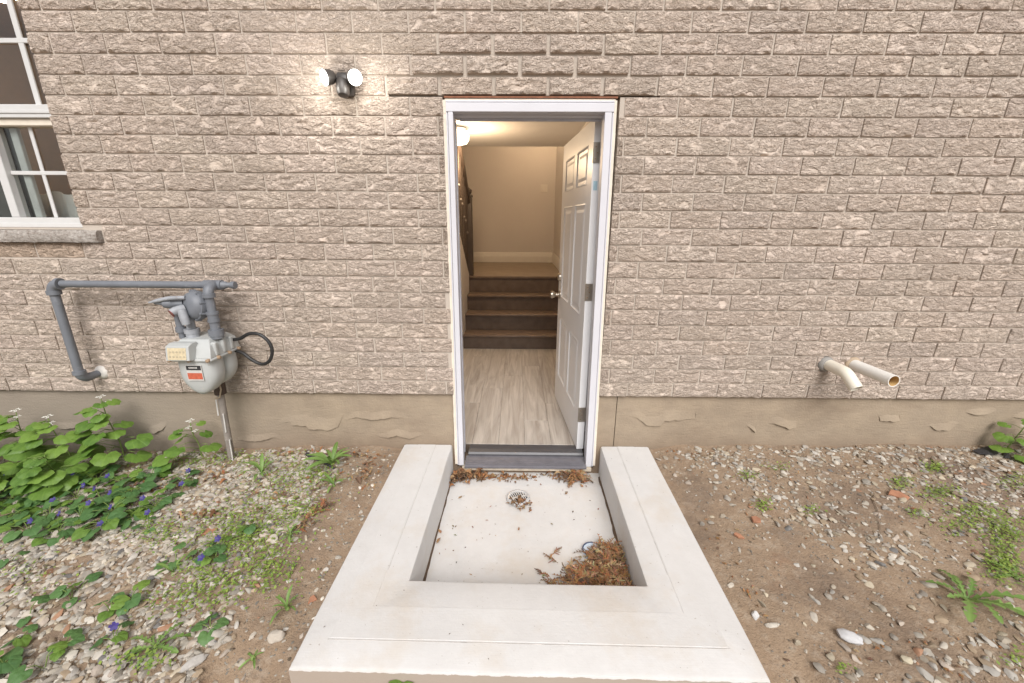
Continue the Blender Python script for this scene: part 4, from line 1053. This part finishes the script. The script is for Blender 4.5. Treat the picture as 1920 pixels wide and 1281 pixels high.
def rock(name, x, y, dims, rotz, col, label, cat='stone', seed=0, sub=3, mat=None, sink=.25):
    bm = bmesh.new(); bmesh.ops.create_icosphere(bm, subdivisions=sub, radius=1)
    for v in bm.verts:
        k = 1+.30*MN.noise(v.co*1.2+Vector((seed*5.3, 1, 0)))+.10*MN.noise(v.co*3.1+Vector((0, seed*2.1, 4))); v.co *= k
    rnd = random.Random(seed)
    for _ in range(7):
        d = Vector((rnd.gauss(0, 1), rnd.gauss(0, 1), rnd.gauss(0, 1))).normalized(); mx = max(v.co.dot(d) for v in bm.verts); lim = .66*mx
        for v in bm.verts:
            h_ = v.co.dot(d)
            if h_ > lim: v.co -= d*(h_-lim)
    for v in bm.verts: v.co = Vector((v.co.x*dims[0], v.co.y*dims[1], v.co.z*dims[2]))
    me = bpy.data.meshes.new(name); bm.to_mesh(me); bm.free()
    at = me.color_attributes.new('tone', 'FLOAT_COLOR', 'CORNER'); at.data.foreach_set('color', list(col+(1,))*len(me.loops))
    me.materials.append(mat or MAT['stone']); me.shade_smooth(); me.set_sharp_from_angle(angle=R(30))
    o = link(name, me); o.location = (x, y, gz(x, y)+dims[2]*(1-sink*2)); o.rotation_euler = (0, 0, rotz); return tag(o, label, cat)
rock('stone', 1.180, -1.185, (.048, .024, .018), -.45, (.58, .57, .57), 'largest pale grey stone lying on the soil right of the curb', seed=3)
rock('stone', -.832, -1.20, (.030, .026, .020), .4, (.50, .44, .37), 'square tan stone on the soil beside the left curb corner', seed=8)
rock('stone', -1.06, -1.30, (.05, .022, .012), .9, (.50, .47, .43), 'long flat grey stone at the bottom edge of the gravel', seed=9)
rock('stone', 1.305, -1.255, (.020, .016, .012), .2, (.52, .46, .34), 'rounded yellowish stone in the lower right soil', seed=12)
rock('stone', .905, -1.09, (.018, .014, .013), .8, (.66, .65, .64), 'white angular stone next to the right edge of the curb', seed=15)
def shard(x, y, poly, rot, label, h=.012, tilt=(.2, .1)):
    m_ = MB(); n = len(poly); m_.prism([(p[0]*.001, p[1]*.001) for p in poly], 'z', 0, h); o = m_.build('terracotta_shard', MAT['terracotta'])
    o.location = (x, y, gz(x, y)+.001); o.rotation_euler = (tilt[0], tilt[1], rot); bv = o.modifiers.new('b', 'BEVEL'); bv.width = .0015; return tag(o, label, 'brick shard')
shard(1.155, -.628, [(-26, -10), (10, -20), (26, -2), (14, 16), (-14, 18)], .3, 'bright orange angular brick shard on the soil right of the curb')
shard(1.028, -.722, [(-22, -5), (0, -12), (24, -2), (4, 9), (-16, 8)], -.6, 'small thin orange brick shard nearest the right curb edge')
shard(1.985, -.45, [(-44, -18), (30, -26), (46, 6), (10, 26), (-30, 20)], -.5, 'large flat reddish brick shard near the middle of the right soil')
shard(-.775, -1.06, [(-14, -14), (18, -4), (6, 18), (-8, 10)], .4, 'small orange brick shard beside the left curb edge', .008)
shard(-1.42, -.72, [(-30, -12), (22, -18), (34, 8), (-8, 20)], .5, 'dull orange brick shard half buried in the left gravel', .012)

# ------------------------------------------------------------------ plants
def leaf_mesh(name, kind, mat, seed, n=22):
    """unit leaf: base at origin, tip towards +y, blade about 1 long; normal +z; curved blade"""
    vs = [(0, .02, 0)]; fs = []; rnd = random.Random(seed); rings = 3
    for k in range(1, rings+1):
        for i in range(n):
            a = -math.pi + 2*math.pi*i/n     # 0 = tip direction
            if kind == 'round':      # kidney / heart, toothed edge
                rad = .50*(1-.10*math.cos(a*2))*(1+.16*math.exp(-(a/.35)**2)); 
                notch = 1-.62*math.exp(-((abs(a)-math.pi)/.30)**2)
                tooth = 1+(.05*math.sin(a*14) if k == rings else 0)
                r_ = rad*notch*tooth; cy = .40
            elif kind == 'heart':
                rad = .46*(1+.28*math.exp(-(a/.30)**2)); notch = 1-.66*math.exp(-((abs(a)-math.pi)/.36)**2); r_ = rad*notch*(1+(.02*math.sin(a*12) if k == rings else 0)); cy = .38
            else: r_ = .5; cy = .5
            t = k/rings; x = math.sin(a)*r_*t*1.06; y = cy+math.cos(a)*r_*t
            if k == 1 and False: pass
            d = math.hypot(x, y-cy)
            z = -.16*d*d*2 + .07*abs(x) + .035*math.sin(a*5+seed)*t*t + rnd.uniform(-.008, .008) - .10*max(0, y-.5)
            vs.append((x, y, z))
    vs[0] = (0, .40 if kind == 'round' else .38, .0)
    for i in range(n): fs.append((0, 1+i, 1+(i+1) % n))
    for k in range(rings-1):
        for i in range(n): a = 1+k*n+i; b = 1+k*n+(i+1) % n; fs.append((a, a+n, b+n, b))
    m_ = MB(); m_.add(vs, fs); return m_.mesh(name, mat, True)
def blade_mesh(name, mat, seed, lobed=False, n=16):
    n = 34 if lobed else n
    vs = []; fs = []; rnd = random.Random(seed)
    for i in range(n+1):
        t = i/n; wdt = .11*math.sin(math.pi*min(1, t*.93+.05))**.7*(.45+.55*t)
        if lobed: wdt *= (1.35*(.14+.95*((t*6.3+seed*.3) % 1)) if t < .84 else 1.5)
        z = .18*math.sin(t*2.6)-.20*t*t
        vs += [(-wdt, t, z+.25*wdt), (0, t, z), (wdt*(1 if not lobed else rnd.uniform(.8, 1.1)), t, z+.25*wdt)]
    for i in range(n): a = 3*i; fs += [(a, a+1, a+4, a+3), (a+1, a+2, a+5, a+4)]
    m_ = MB(); m_.add(vs, fs); return m_.mesh(name, mat, True)
ML = [leaf_mesh('leaf', 'round', MAT['mustard_leaf'], s) for s in range(5)]
VL = [leaf_mesh('leaf', 'heart', MAT['violet_leaf'], s+20) for s in range(5)]
VLb = [leaf_mesh('leaf', 'heart', MAT['mustard_leaf'], s+30) for s in range(2)]
BL_ = [blade_mesh('leaf', MAT['weed_leaf'], s, False) for s in range(3)]
DL = [blade_mesh('leaf', MAT['weed_leaf'], s, True) for s in range(4)]
def place_leaf(me, parent, base, heading, pitch, size, roll=0.):
    o = link('leaf', me, parent)
    # local +y is the direction of the blade
    m_ = Matrix.Translation(base) @ Matrix.Rotation(heading, 4, 'Z') @ Matrix.Rotation(pitch, 4, 'X') @ Matrix.Rotation(roll, 4, 'Y') @ Matrix.Diagonal((size, size, size, 1))
    o.matrix_local = m_; return o
PET = MB()
for k in range(7):
    for q in range(4):
        a = q*math.pi/2+k; c0 = Vector((.011*math.cos(k*.9)*(k > 0), .011*math.sin(k*.9)*(k > 0), .002*(k % 3)))
        d = Vector((math.cos(a), math.sin(a), .3)); s_ = Vector((-math.sin(a), math.cos(a), 0))
        PET.add([c0, c0+d*.0035+s_*.0022, c0+d*.006, c0+d*.0035-s_*.0022], [(0, 1, 2, 3)])
PETM = PET.mesh('flower', MAT['white_petal'])
VF = MB()
for q in range(5):
    a = 2*math.pi*q/5+.3; d = Vector((math.cos(a), math.sin(a), .35)); s_ = Vector((-math.sin(a), math.cos(a), 0))
    VF.add([Vector((0, 0, 0)), d*.006+s_*.0045, d*.0115+s_*.003, d*.0115-s_*.003, d*.006-s_*.0045], [(0, 1, 2, 3, 4)])
VFM = VF.mesh('flower', MAT['violet_petal'], True)

def mustard(x, y, h, nl, lmax, label, lean_=(0, 0), flower=True, seed=0):
    rnd = random.Random(seed); z = gz(x, y)
    p = empty('garlic_mustard', (x, y, z-.01), label, 'plant')
    top = Vector((lean_[0], lean_[1], h)); sp = smooth([(0, 0, -.01), (top.x*.25+.01, top.y*.25, h*.35), (top.x*.6, top.y*.6-.008, h*.7), tuple(top)], 4)
    stm = MB(); stm.tube(sp, .0042, 6, True, None, .0022); nl = int(nl*1.7)
    for i in range(nl):
        t = (i+.6)/nl; t = .10+.88*t
        q = sp[min(len(sp)-1, int(t*(len(sp)-1)))]
        hd = i*2.4+rnd.uniform(-.5, .5)
        # away from the wall: leaves turn to the open side
        if math.cos(hd) > .2: hd += math.pi*(.75+.3*rnd.random())
        s = lmax*(1.06-.58*t**1.8)*rnd.uniform(.82, 1.12); pl = (.12*(1-t)+.045)*rnd.uniform(.7, 1.2)
        d = Vector((-math.sin(hd), math.cos(hd), 0)); b = q+d*pl+Vector((0, 0, pl*.35))
        stm.tube([q, q+d*pl*.5+Vector((0, 0, pl*.28)), b], .0018, 4)
        place_leaf(ML[rnd.randrange(5)], p, b-d*s*.10, hd, rnd.uniform(-.55, -.12), s, rnd.uniform(-.25, .25))
    stm.build('stem', MAT['stem'], p, True)
    if flower:
        o = link('flower', PETM, p); o.matrix_local = Matrix.Translation(top+Vector((0, 0, .008))) @ Matrix.Diagonal((1.5, 1.5, 1.5, 1))
        for k in range(2):
            o = link('flower', PETM, p); o.matrix_local = Matrix.Translation(top+Vector((rnd.uniform(-.04, .04), rnd.uniform(-.03, .01), -.02-.03*k))) @ Matrix.Diagonal((1.1, 1.1, 1.1, 1))
    return p
mustard(-2.40, -.10, .435, 15, .115, 'tallest garlic mustard plant reaching the brick edge in the left bed', (-.02, -.01), seed=1)
mustard(-2.64, -.17, .37, 14, .12, 'garlic mustard plant left of and in front of the tallest one', (-.02, -.03), seed=2)
mustard(-2.93, -.13, .40, 14, .13, 'leafy garlic mustard plant third in from the left photo edge', (.03, -.02), seed=3)
mustard(-3.18, -.19, .36, 14, .13, 'broad leaved garlic mustard plant second in from the left photo edge', (-.03, -.02), seed=4)
mustard(-3.48, -.16, .36, 13, .13, 'garlic mustard plant at the very left edge by the foundation', (.02, -.02), seed=5)
mustard(-2.54, -.33, .24, 13, .105, 'short garlic mustard plant at the front of the tall clump', (.02, -.05), False, seed=6)
mustard(-2.86, -.36, .22, 12, .11, 'low garlic mustard plant in front, between the clump and the violets', (.0, -.04), False, seed=7)
mustard(-3.16, -.42, .21, 12, .11, 'low garlic mustard plant near the left edge above the violets', (.0, -.04), False, seed=8)
mustard(-1.955, -.06, .25, 7, .10, 'lone garlic mustard plant at the foundation left of the riser pipe', (.0, -.02), seed=9)
mustard(3.00, -.03, .235, 9, .085, 'small garlic mustard plant against the foundation at the far right', (.05, -.02), seed=10)

def violet(x, y, n, s, rnd, label, group, nfl=0, spread=.05, yel=False):
    p = empty('violet_plant', (x, y, gz(x, y)), label, 'plant', group)
    stm = MB()
    for i in range(n):
        hd = i*2*math.pi/n+rnd.uniform(-.5, .5); d = Vector((-math.sin(hd), math.cos(hd), 0)); L = spread*rnd.uniform(.3, 1.15); zz = rnd.uniform(.018, .055)
        b = d*L+Vector((0, 0, zz)); stm.tube([(0, 0, 0), d*L*.5+Vector((0, 0, zz*.8)), b], .0015, 4)
        me = (VLb if (yel and rnd.random() < .35) else VL); place_leaf(me[rnd.randrange(len(me))], p, b-d*s*.12, hd, rnd.uniform(-.45, .15), s*rnd.uniform(.75, 1.2), rnd.uniform(-.35, .35))
    for k in range(nfl):
        a = rnd.uniform(0, 6.28); q = Vector((spread*.9*math.cos(a), spread*.9*math.sin(a)-.02, rnd.uniform(.06, .085))); stm.tube([(0, 0, 0), q*.6+Vector((0, 0, .02)), q], .0011, 4)
        o = link('flower', VFM, p); o.matrix_local = Matrix.Translation(q) @ Euler((rnd.uniform(.5, 1.1), 0, rnd.uniform(-.6, .6))).to_matrix().to_4x4() @ Matrix.Diagonal((1.25, 1.25, 1.25, 1))
    stm.build('stem', MAT['stem'], p)
rnd = random.Random(4)
def px_ground(x, y, z0=-.40):
    for _ in range(4):
        d = _fw*CAM_F + _rt2*(x-960) - _up2*(y-640.5); t = (z0-CAM_H)/d.z; X, Y = d.x*t, -CAM_D+d.y*t; z0 = gz(X, Y, False)
    return X, Y
bed = []
for (px, py) in [(20, 905), (70, 900), (125, 912), (180, 905), (240, 910), (290, 900), (30, 935), (85, 940), (140, 935), (195, 945), (250, 935), (300, 945), (45, 968), (100, 972), (155, 975), (210, 965), (200, 985), (15, 985), (60, 1000), (-20, 950), (-15, 915), (115, 1000), (265, 965), (-40, 985), (-60, 930), (340, 905)]:
    X, Y = px_ground(px+rnd.uniform(-8, 8), py+rnd.uniform(-5, 5))
    violet(X, Y, 9, .064, rnd, 'low dark green violet plant with heart shaped leaves in the left bed', 'violets massed below the garlic mustard', 1 if rnd.random() < .75 else 0, .062, True)
for (px, py) in [(20, 1055), (55, 1160), (150, 1110), (40, 1205), (210, 1150), (245, 1135), (135, 1125), (215, 1205), (120, 1220), (15, 1255), (85, 1255), (390, 1040), (405, 1055), (395, 1180), (415, 1035), (470, 1000), (340, 925), (280, 990), (330, 1060)]:
    X, Y = px_ground(px, py)
    violet(X, Y, rnd.choice((2, 3, 4)), .05, rnd, 'small violet plant sprouting by itself through the left gravel', 'violets scattered in the gravel', 1 if rnd.random() < .35 else 0, .032, True)

def rosette(name, px, py, n, s, label, meshes, cat='weed', pitch=(-.2, .35), seed=0, arc_=None):
    X, Y = px_ground(px, py); rnd = random.Random(seed); p = empty(name, (X, Y, gz(X, Y)), label, cat)
    for i in range(n):
        hd = (2*math.pi*i/n+rnd.uniform(-.3, .3)) if arc_ is None else rnd.uniform(*arc_)
        place_leaf(meshes[rnd.randrange(len(meshes))], p, Vector((0, 0, .004)), hd, rnd.uniform(*pitch), s*rnd.uniform(.65, 1.15), rnd.uniform(-.3, .3))
    m_ = MB(); m_.lathe([(.006, -.01), (.009, .004), (.004, .012)], (0, 0, 0), (0, 0, 1), 8); m_.build('crown', MAT['stem'], p)
rosette('dandelion', 1812, 1128, 11, .165, 'large dandelion rosette on the bare soil at lower right', DL, seed=1, pitch=(.0, .5))
rosette('dandelion', 292, 1215, 10, .105, 'dandelion rosette in the gravel at lower left', DL, seed=2)
rosette('dandelion', 1905, 1085, 7, .10, 'dandelion rosette cut by the right photo edge', DL, seed=3)
rosette('broad_leaf_weed', 492, 893, 10, .115, 'broad leaved weed with upright leaves in the upper gravel', BL_, seed=4, pitch=(.35, 1.0))
rosette('broad_leaf_weed', 622, 872, 12, .15, 'tall strappy weed by the foundation left of the curb', BL_, seed=5, pitch=(.35, 1.1))
rosette('broad_leaf_weed', 626, 912, 6, .085, 'small bright weed just below the strappy one', BL_, seed=6, pitch=(.2, .8))
rosette('broad_leaf_weed', 475, 1235, 5, .05, 'tiny seedling on the soil left of the curb corner', BL_, seed=7)
rosette('broad_leaf_weed', 325, 1075, 4, .085, 'single leaved weed sticking up from the middle of the gravel', BL_, seed=8, pitch=(.4, 1.1))
rosette('broad_leaf_weed', 545, 1005, 7, .07, 'weed tuft where the gravel meets the soil strip', BL_, seed=9, pitch=(.2, .9))
rosette('dandelion', 470, 1000, 9, .075, 'dandelion in the weedy middle of the left gravel', DL, seed=10)
rosette('broad_leaf_weed', 540, 1145, 7, .075, 'grassy dark tuft on the soil strip left of the curb', BL_, seed=11, pitch=(.3, 1.1))
for px, lab, sd in ((757, 'pale green sprout in front of the curb, left of centre', 21), (1347, 'pale green sprout tip in front of the curb at right', 22)):
    p = empty('sprout', (0, 0, 0), lab, 'weed'); X, Y = px_ground(px, 1292, -.42); p.location = (X, min(Y, -1.375), gz(X, Y)-.01); rnd_ = random.Random(sd)
    for hd, s in ((.9, .055), (-.9, .05), (2.6, .04)): place_leaf(VLb[0], p, Vector((0, 0, .045)), hd, .35, s)
    m_ = MB(); m_.tube([(0, 0, 0), (.002, 0, .05)], .003, 6); m_.build('stem', MAT['stem'], p)

# tiny ground cover (chickweed, clover seedlings): one mass per side
def cover(name, spots, label=None):
    V = MB(); rr = random.Random(5)
    for px, py, rx, ry, n in spots:
        for _ in range(int(n*.72)):
            X, Y = px_ground(px+rr.gauss(0, .5)*rx, py+rr.gauss(0, .5)*ry)
            if inside_curb(X, Y, .01) or Y > .01: continue
            z = gz(X, Y)+rr.uniform(.004, .026); s = rr.uniform(.0035, .0085); a = rr.uniform(0, 6.28)
            d = Vector((math.cos(a), math.sin(a), rr.uniform(-.2, .5))); t = Vector((-math.sin(a), math.cos(a), rr.uniform(-.2, .3))); b = Vector((X, Y, z))
            g = rr.random(); c = (.14+.14*g, .23+.13*g, .035+.03*g, 1)
            V.add([b, b+d*s+t*s*.62, b+d*s*2, b+d*s-t*s*.62], [(0, 1, 2), (0, 2, 3)], c)
    o = V.build(name, MAT['cover']); tag(o, kind='stuff'); return o
cover('ground_cover', [(440, 1010, 90, 60, 1100), (540, 900, 90, 40, 700), (480, 960, 110, 60, 800), (395, 1090, 80, 50, 700), (510, 1060, 60, 50, 700), (300, 1000, 70, 35, 450), (350, 870, 120, 18, 500), (450, 860, 100, 16, 400), (600, 890, 40, 20, 350), (560, 960, 50, 30, 350), (330, 1130, 80, 30, 250), (60, 1080, 80, 50, 150), (270, 1240, 60, 25, 150), (80, 880, 250, 40, 900),
    (1690, 905, 22, 14, 170), (1750, 880, 22, 10, 260), (1760, 925, 40, 18, 350), (1830, 960, 60, 18, 350), (1880, 1000, 50, 40, 800), (1880, 1060, 40, 40, 700), (1800, 985, 50, 25, 250), (1430, 950, 18, 14, 130), (1400, 895, 25, 8, 90), (1460, 880, 30, 8, 60), (1900, 905, 30, 15, 200), (1520, 960, 20, 10, 60), (1720, 965, 20, 10, 80), (1580, 1255, 12, 8, 40), (1900, 1240, 25, 20, 60)])

# ------------------------------------------------------------------ dead leaves, twigs
def spray(mb, c, L, hd, pitch, col, rr, w_=.0011):
    """dead cedar spray: a curved rib with side scales"""
    d = Vector((math.cos(hd)*math.cos(pitch), math.sin(hd)*math.cos(pitch), math.sin(pitch))); s = Vector((-math.sin(hd), math.cos(hd), rr.uniform(-.3, .3))); u = d.cross(s)
    bend = rr.uniform(-.5, .5); pts = [c+d*L*t+s*L*bend*t*t+u*L*.12*math.sin(3*t) for t in (0, .3, .6, 1.)]
    mb.tube(pts, w_, 3, False, col)
    for t in (.15, .3, .45, .6, .75, .9):
        for sg in (-1, 1):
            b = c+d*L*t+s*L*bend*t*t+u*L*.12*math.sin(3*t); l = L*.36*(1.1-t)*rr.uniform(.6, 1.2); e = b+(d*.75+s*sg*.8+u*rr.uniform(-.4, .4))*l; q = (d-s*sg)*.0022
            mb.add([b-q, b+q, e+q*.6, e-q*.3], [(0, 1, 2, 3)], tuple(x_*rr.uniform(.75, 1.2) for x_ in col[:3])+(1,))
BRN = [(.34, .175, .075, 1), (.26, .14, .07, 1), (.42, .24, .115, 1), (.17, .10, .06, 1), (.46, .31, .17, 1), (.34, .145, .055, 1)]
def heap(name, spots, n, label, cat, hmax, Lr=(.03, .075), z0=PZ, curls=.12, seed=1, dark=.1):
    mb = MB(); rr = random.Random(seed)
    for _ in range(n):
        cx, cy, sx, sy = spots[rr.randrange(len(spots))]; ax, ay = rr.gauss(0, .45), rr.gauss(0, .45); x, y = cx+ax*sx, cy+ay*sy
        if z0 == PZ: x = min(max(x, -.392), .512); y = min(max(y, -.985), -.012)
        k = max(0, 1-(ax*ax+ay*ay)); z = (z0 if z0 is not None else gz(x, y))+.003+hmax*k*rr.random()
        col = BRN[rr.randrange(6)]
        if rr.random() < curls:
            # curled broad leaf
            hd = rr.uniform(0, 6.28); d = Vector((math.cos(hd), math.sin(hd), rr.uniform(-.2, .4))); s = Vector((-math.sin(hd), math.cos(hd), 0)); L = rr.uniform(.02, .045); vs = []; fs = []
            dk = dark if rr.random() < .4 else 1
            for i in range(6):
                t = i/5; w2 = L*.32*math.sin(math.pi*(.08+.88*t)); b = Vector((x, y, z))+d*L*t+Vector((0, 0, .35*L*math.sin(2.6*t))); vs += [b-s*w2+Vector((0, 0, w2*.8)), b, b+s*w2+Vector((0, 0, w2*.7))]
            for i in range(5): a = 3*i; fs += [(a, a+1, a+4, a+3), (a+1, a+2, a+5, a+4)]
            mb.add(vs, fs, tuple(c_*(.35+.65*dk) for c_ in col[:3])+(1,))
        else: spray(mb, Vector((x, y, z)), rr.uniform(*Lr), rr.uniform(0, 6.28), rr.uniform(-.25, .45), col, rr)
    o = mb.build(name, MAT['litter'], None); 
    if label: tag(o, label, cat)
    tag(o, kind='stuff'); return o
heap('dead_leaf_pile', [(.40, -.80, .16, .13), (.44, -.76, .11, .16), (.47, -.90, .07, .10), (.30, -.84, .13, .08), (.46, -.68, .07, .07)], 620, 'heap of brown dead cedar sprays and curled leaves in the landing corner', 'leaf pile', .06, Lr=(.03, .095), seed=1, curls=.10)
heap('dead_leaf_clump', [(-.31, -.05, .10, .05), (-.36, -.07, .05, .06), (-.24, -.05, .09, .03)], 150, 'dark curled leaves and litter left of the doorstep', 'leaf pile', .045, seed=2, curls=.75, dark=.15, Lr=(.02, .05))
heap('dead_leaf_clump', [(.36, -.045, .10, .05), (.40, -.05, .06, .06)], 120, 'rusty orange cedar litter right of the doorstep', 'leaf pile', .05, seed=3, curls=.05)
heap('leaf_litter', [(.05, -.03, .5, .03), (-.1, -.045, .2, .03)], 170, None, None, .012, (.01, .03), seed=4)
heap('dead_leaf_clump', [(.052, -.295, .06, .035), (.02, -.27, .05, .02)], 70, 'small patch of orange litter over the front of the floor drain', 'leaf pile', .008, (.012, .032), seed=5)
mbq = MB(); rr = random.Random(9)
for _ in range(110):      # specks blown over the landing and curb
    x, y = rr.uniform(-.38, .50), rr.uniform(-.97, -.06); L = rr.choice((.004, .005, .008, .012, .02)); hd = rr.uniform(0, 6.28); d = Vector((math.cos(hd), math.sin(hd), 0)); s = Vector((-d.y, d.x, 0)); b = Vector((x, y, PZ+.004)); c = BRN[rr.randrange(6)]
    c = tuple(q*rr.uniform(.4, 1.) for q in c[:3])+(1,)
    mbq.add([b, b+d*L*.5+s*L*.2+Vector((0, 0, .003)), b+d*L, b+d*L*.5-s*L*.16+Vector((0, 0, .001))], [(0, 1, 2, 3)], c)
for _ in range(60):
    x, y = rr.uniform(-.70, .80), rr.uniform(-1.32, .0)
    if -.42 < x < .54 and y > -1.0: continue
    b = Vector((x, y, CZ+.0045)); L = rr.uniform(.002, .006); a = rr.uniform(0, 6.28); d = Vector((math.cos(a), math.sin(a), 0)); s = Vector((-d.y, d.x, 0)); mbq.add([b, b+d*L+s*L*.3, b+d*L*1.4, b+d*L*.5-s*L*.4], [(0, 1, 2, 3)], (.14, .10, .07, 1))
for (x, y, L, hd) in [(-.375, -.93, .05, .9), (-.35, -.90, .05, 2.2), (-.36, -.92, .03, .2), (-.39, -.60, .04, 1.2), (-.38, -.53, .03, 2.), (.19, -.655, .06, .5), (.21, -.71, .08, 2.9), (.17, -.69, .04, 1.3), (.02, -.5, .02, 1.), (.30, -.2, .025, .6), (.42, -.13, .03, 2.2), (-.33, -.25, .03, .5)]:
    spray(mbq, Vector((x, y, PZ+.006)), L, hd, .08, BRN[rr.randrange(3)], rr)
o = mbq.build('leaf_specks', MAT['litter']); tag(o, kind='stuff')
heap('orange_cedar_sprig', [(-.955, -.60, .03, .09), (-.99, -.66, .02, .05)], 40, 'bright orange dead cedar sprig on the soil beside the left gravel', 'dead sprig', .012, (.02, .05), z0=None, seed=6, curls=0)
heap('leaf_litter', [(-1.0, -.10, .25, .08), (-1.35, -.07, .25, .05), (-1.7, -.3, .3, .1), (-1.55, -.62, .15, .06), (-2.0, -.36, .2, .08), (-.85, -.25, .12, .15), (-1.2, -.45, .3, .2)], 260, None, None, .008, (.012, .04), z0=None, seed=7)
heap('leaf_litter', [(1.1, -.08, .25, .06), (1.5, -.3, .6, .25), (1.2, -.8, .4, .4), (1.4, -1.2, .4, .15), (2.3, -.3, .5, .2), (.92, -.9, .06, .4), (2.0, -.7, .4, .3)], 150, None, None, .005, (.006, .022), z0=None, seed=8, curls=0)
def twig(px0, py0, px1, py1, r, label, wob_=.01, seed=0, name='twig', mat=None, lift=.008):
    a, b = px_ground(px0, py0), px_ground(px1, py1); rr = random.Random(seed); pts = []
    for i in range(8):
        t = i/7; x, y = a[0]+(b[0]-a[0])*t+rr.uniform(-1, 1)*wob_, a[1]+(b[1]-a[1])*t+rr.uniform(-1, 1)*wob_; pts.append((x, y, gz(x, y)+lift))
    m_ = MB(); m_.tube(smooth(pts, 3), r, 6, True, None, r*.5); o = m_.build(name, mat or MAT['twig'], None, True); tag(o, label, 'twig')
twig(1785, 925, 1850, 950, .012, 'short thick grey stick lying on the gravel at right', .004, 1)
twig(1638, 930, 1650, 1020, .0025, 'thin pale root strand running down the right soil', .012, 2)
twig(1575, 940, 1583, 985, .002, 'thin curved rootlet beside the longer root strand', .010, 3)
twig(1745, 862, 1775, 895, .006, 'small forked stick near the foundation at right', .004, 4)
twig(1790, 870, 1840, 892, .003, 'slender dry stem by the black plastic scrap', .005, 5)
twig(575, 855, 628, 882, .011, 'black pipe end poking out of the weeds left of the curb', .003, 6, 'black_pipe_scrap', MAT['sheet'], .014)
def scrap(pts, label):
    m_ = MB(); P3 = []
    for px, py in pts: X, Y = px_ground(px, py); P3.append((X, min(Y, .0), gz(X, Y)+.012))
    c = Vector(np.mean(np.array(P3), axis=0)); n = len(P3)
    vs = [c+Vector((0, 0, .006))]+[Vector(p) for p in P3]; m_.add(vs, [(0, 1+i, 1+(i+1) % n) for i in range(n)]); o = m_.build('plastic_scrap', MAT['sheet']); s = o.modifiers.new('s', 'SOLIDIFY'); s.thickness = .003; tag(o, label, 'plastic scrap')
scrap([(1822, 848), (1850, 843), (1872, 846), (1868, 856), (1852, 858), (1835, 855)], 'larger black plastic scrap by the far right weed')
scrap([(1878, 850), (1890, 852), (1893, 863), (1882, 862)], 'smaller black plastic scrap at the far right edge')
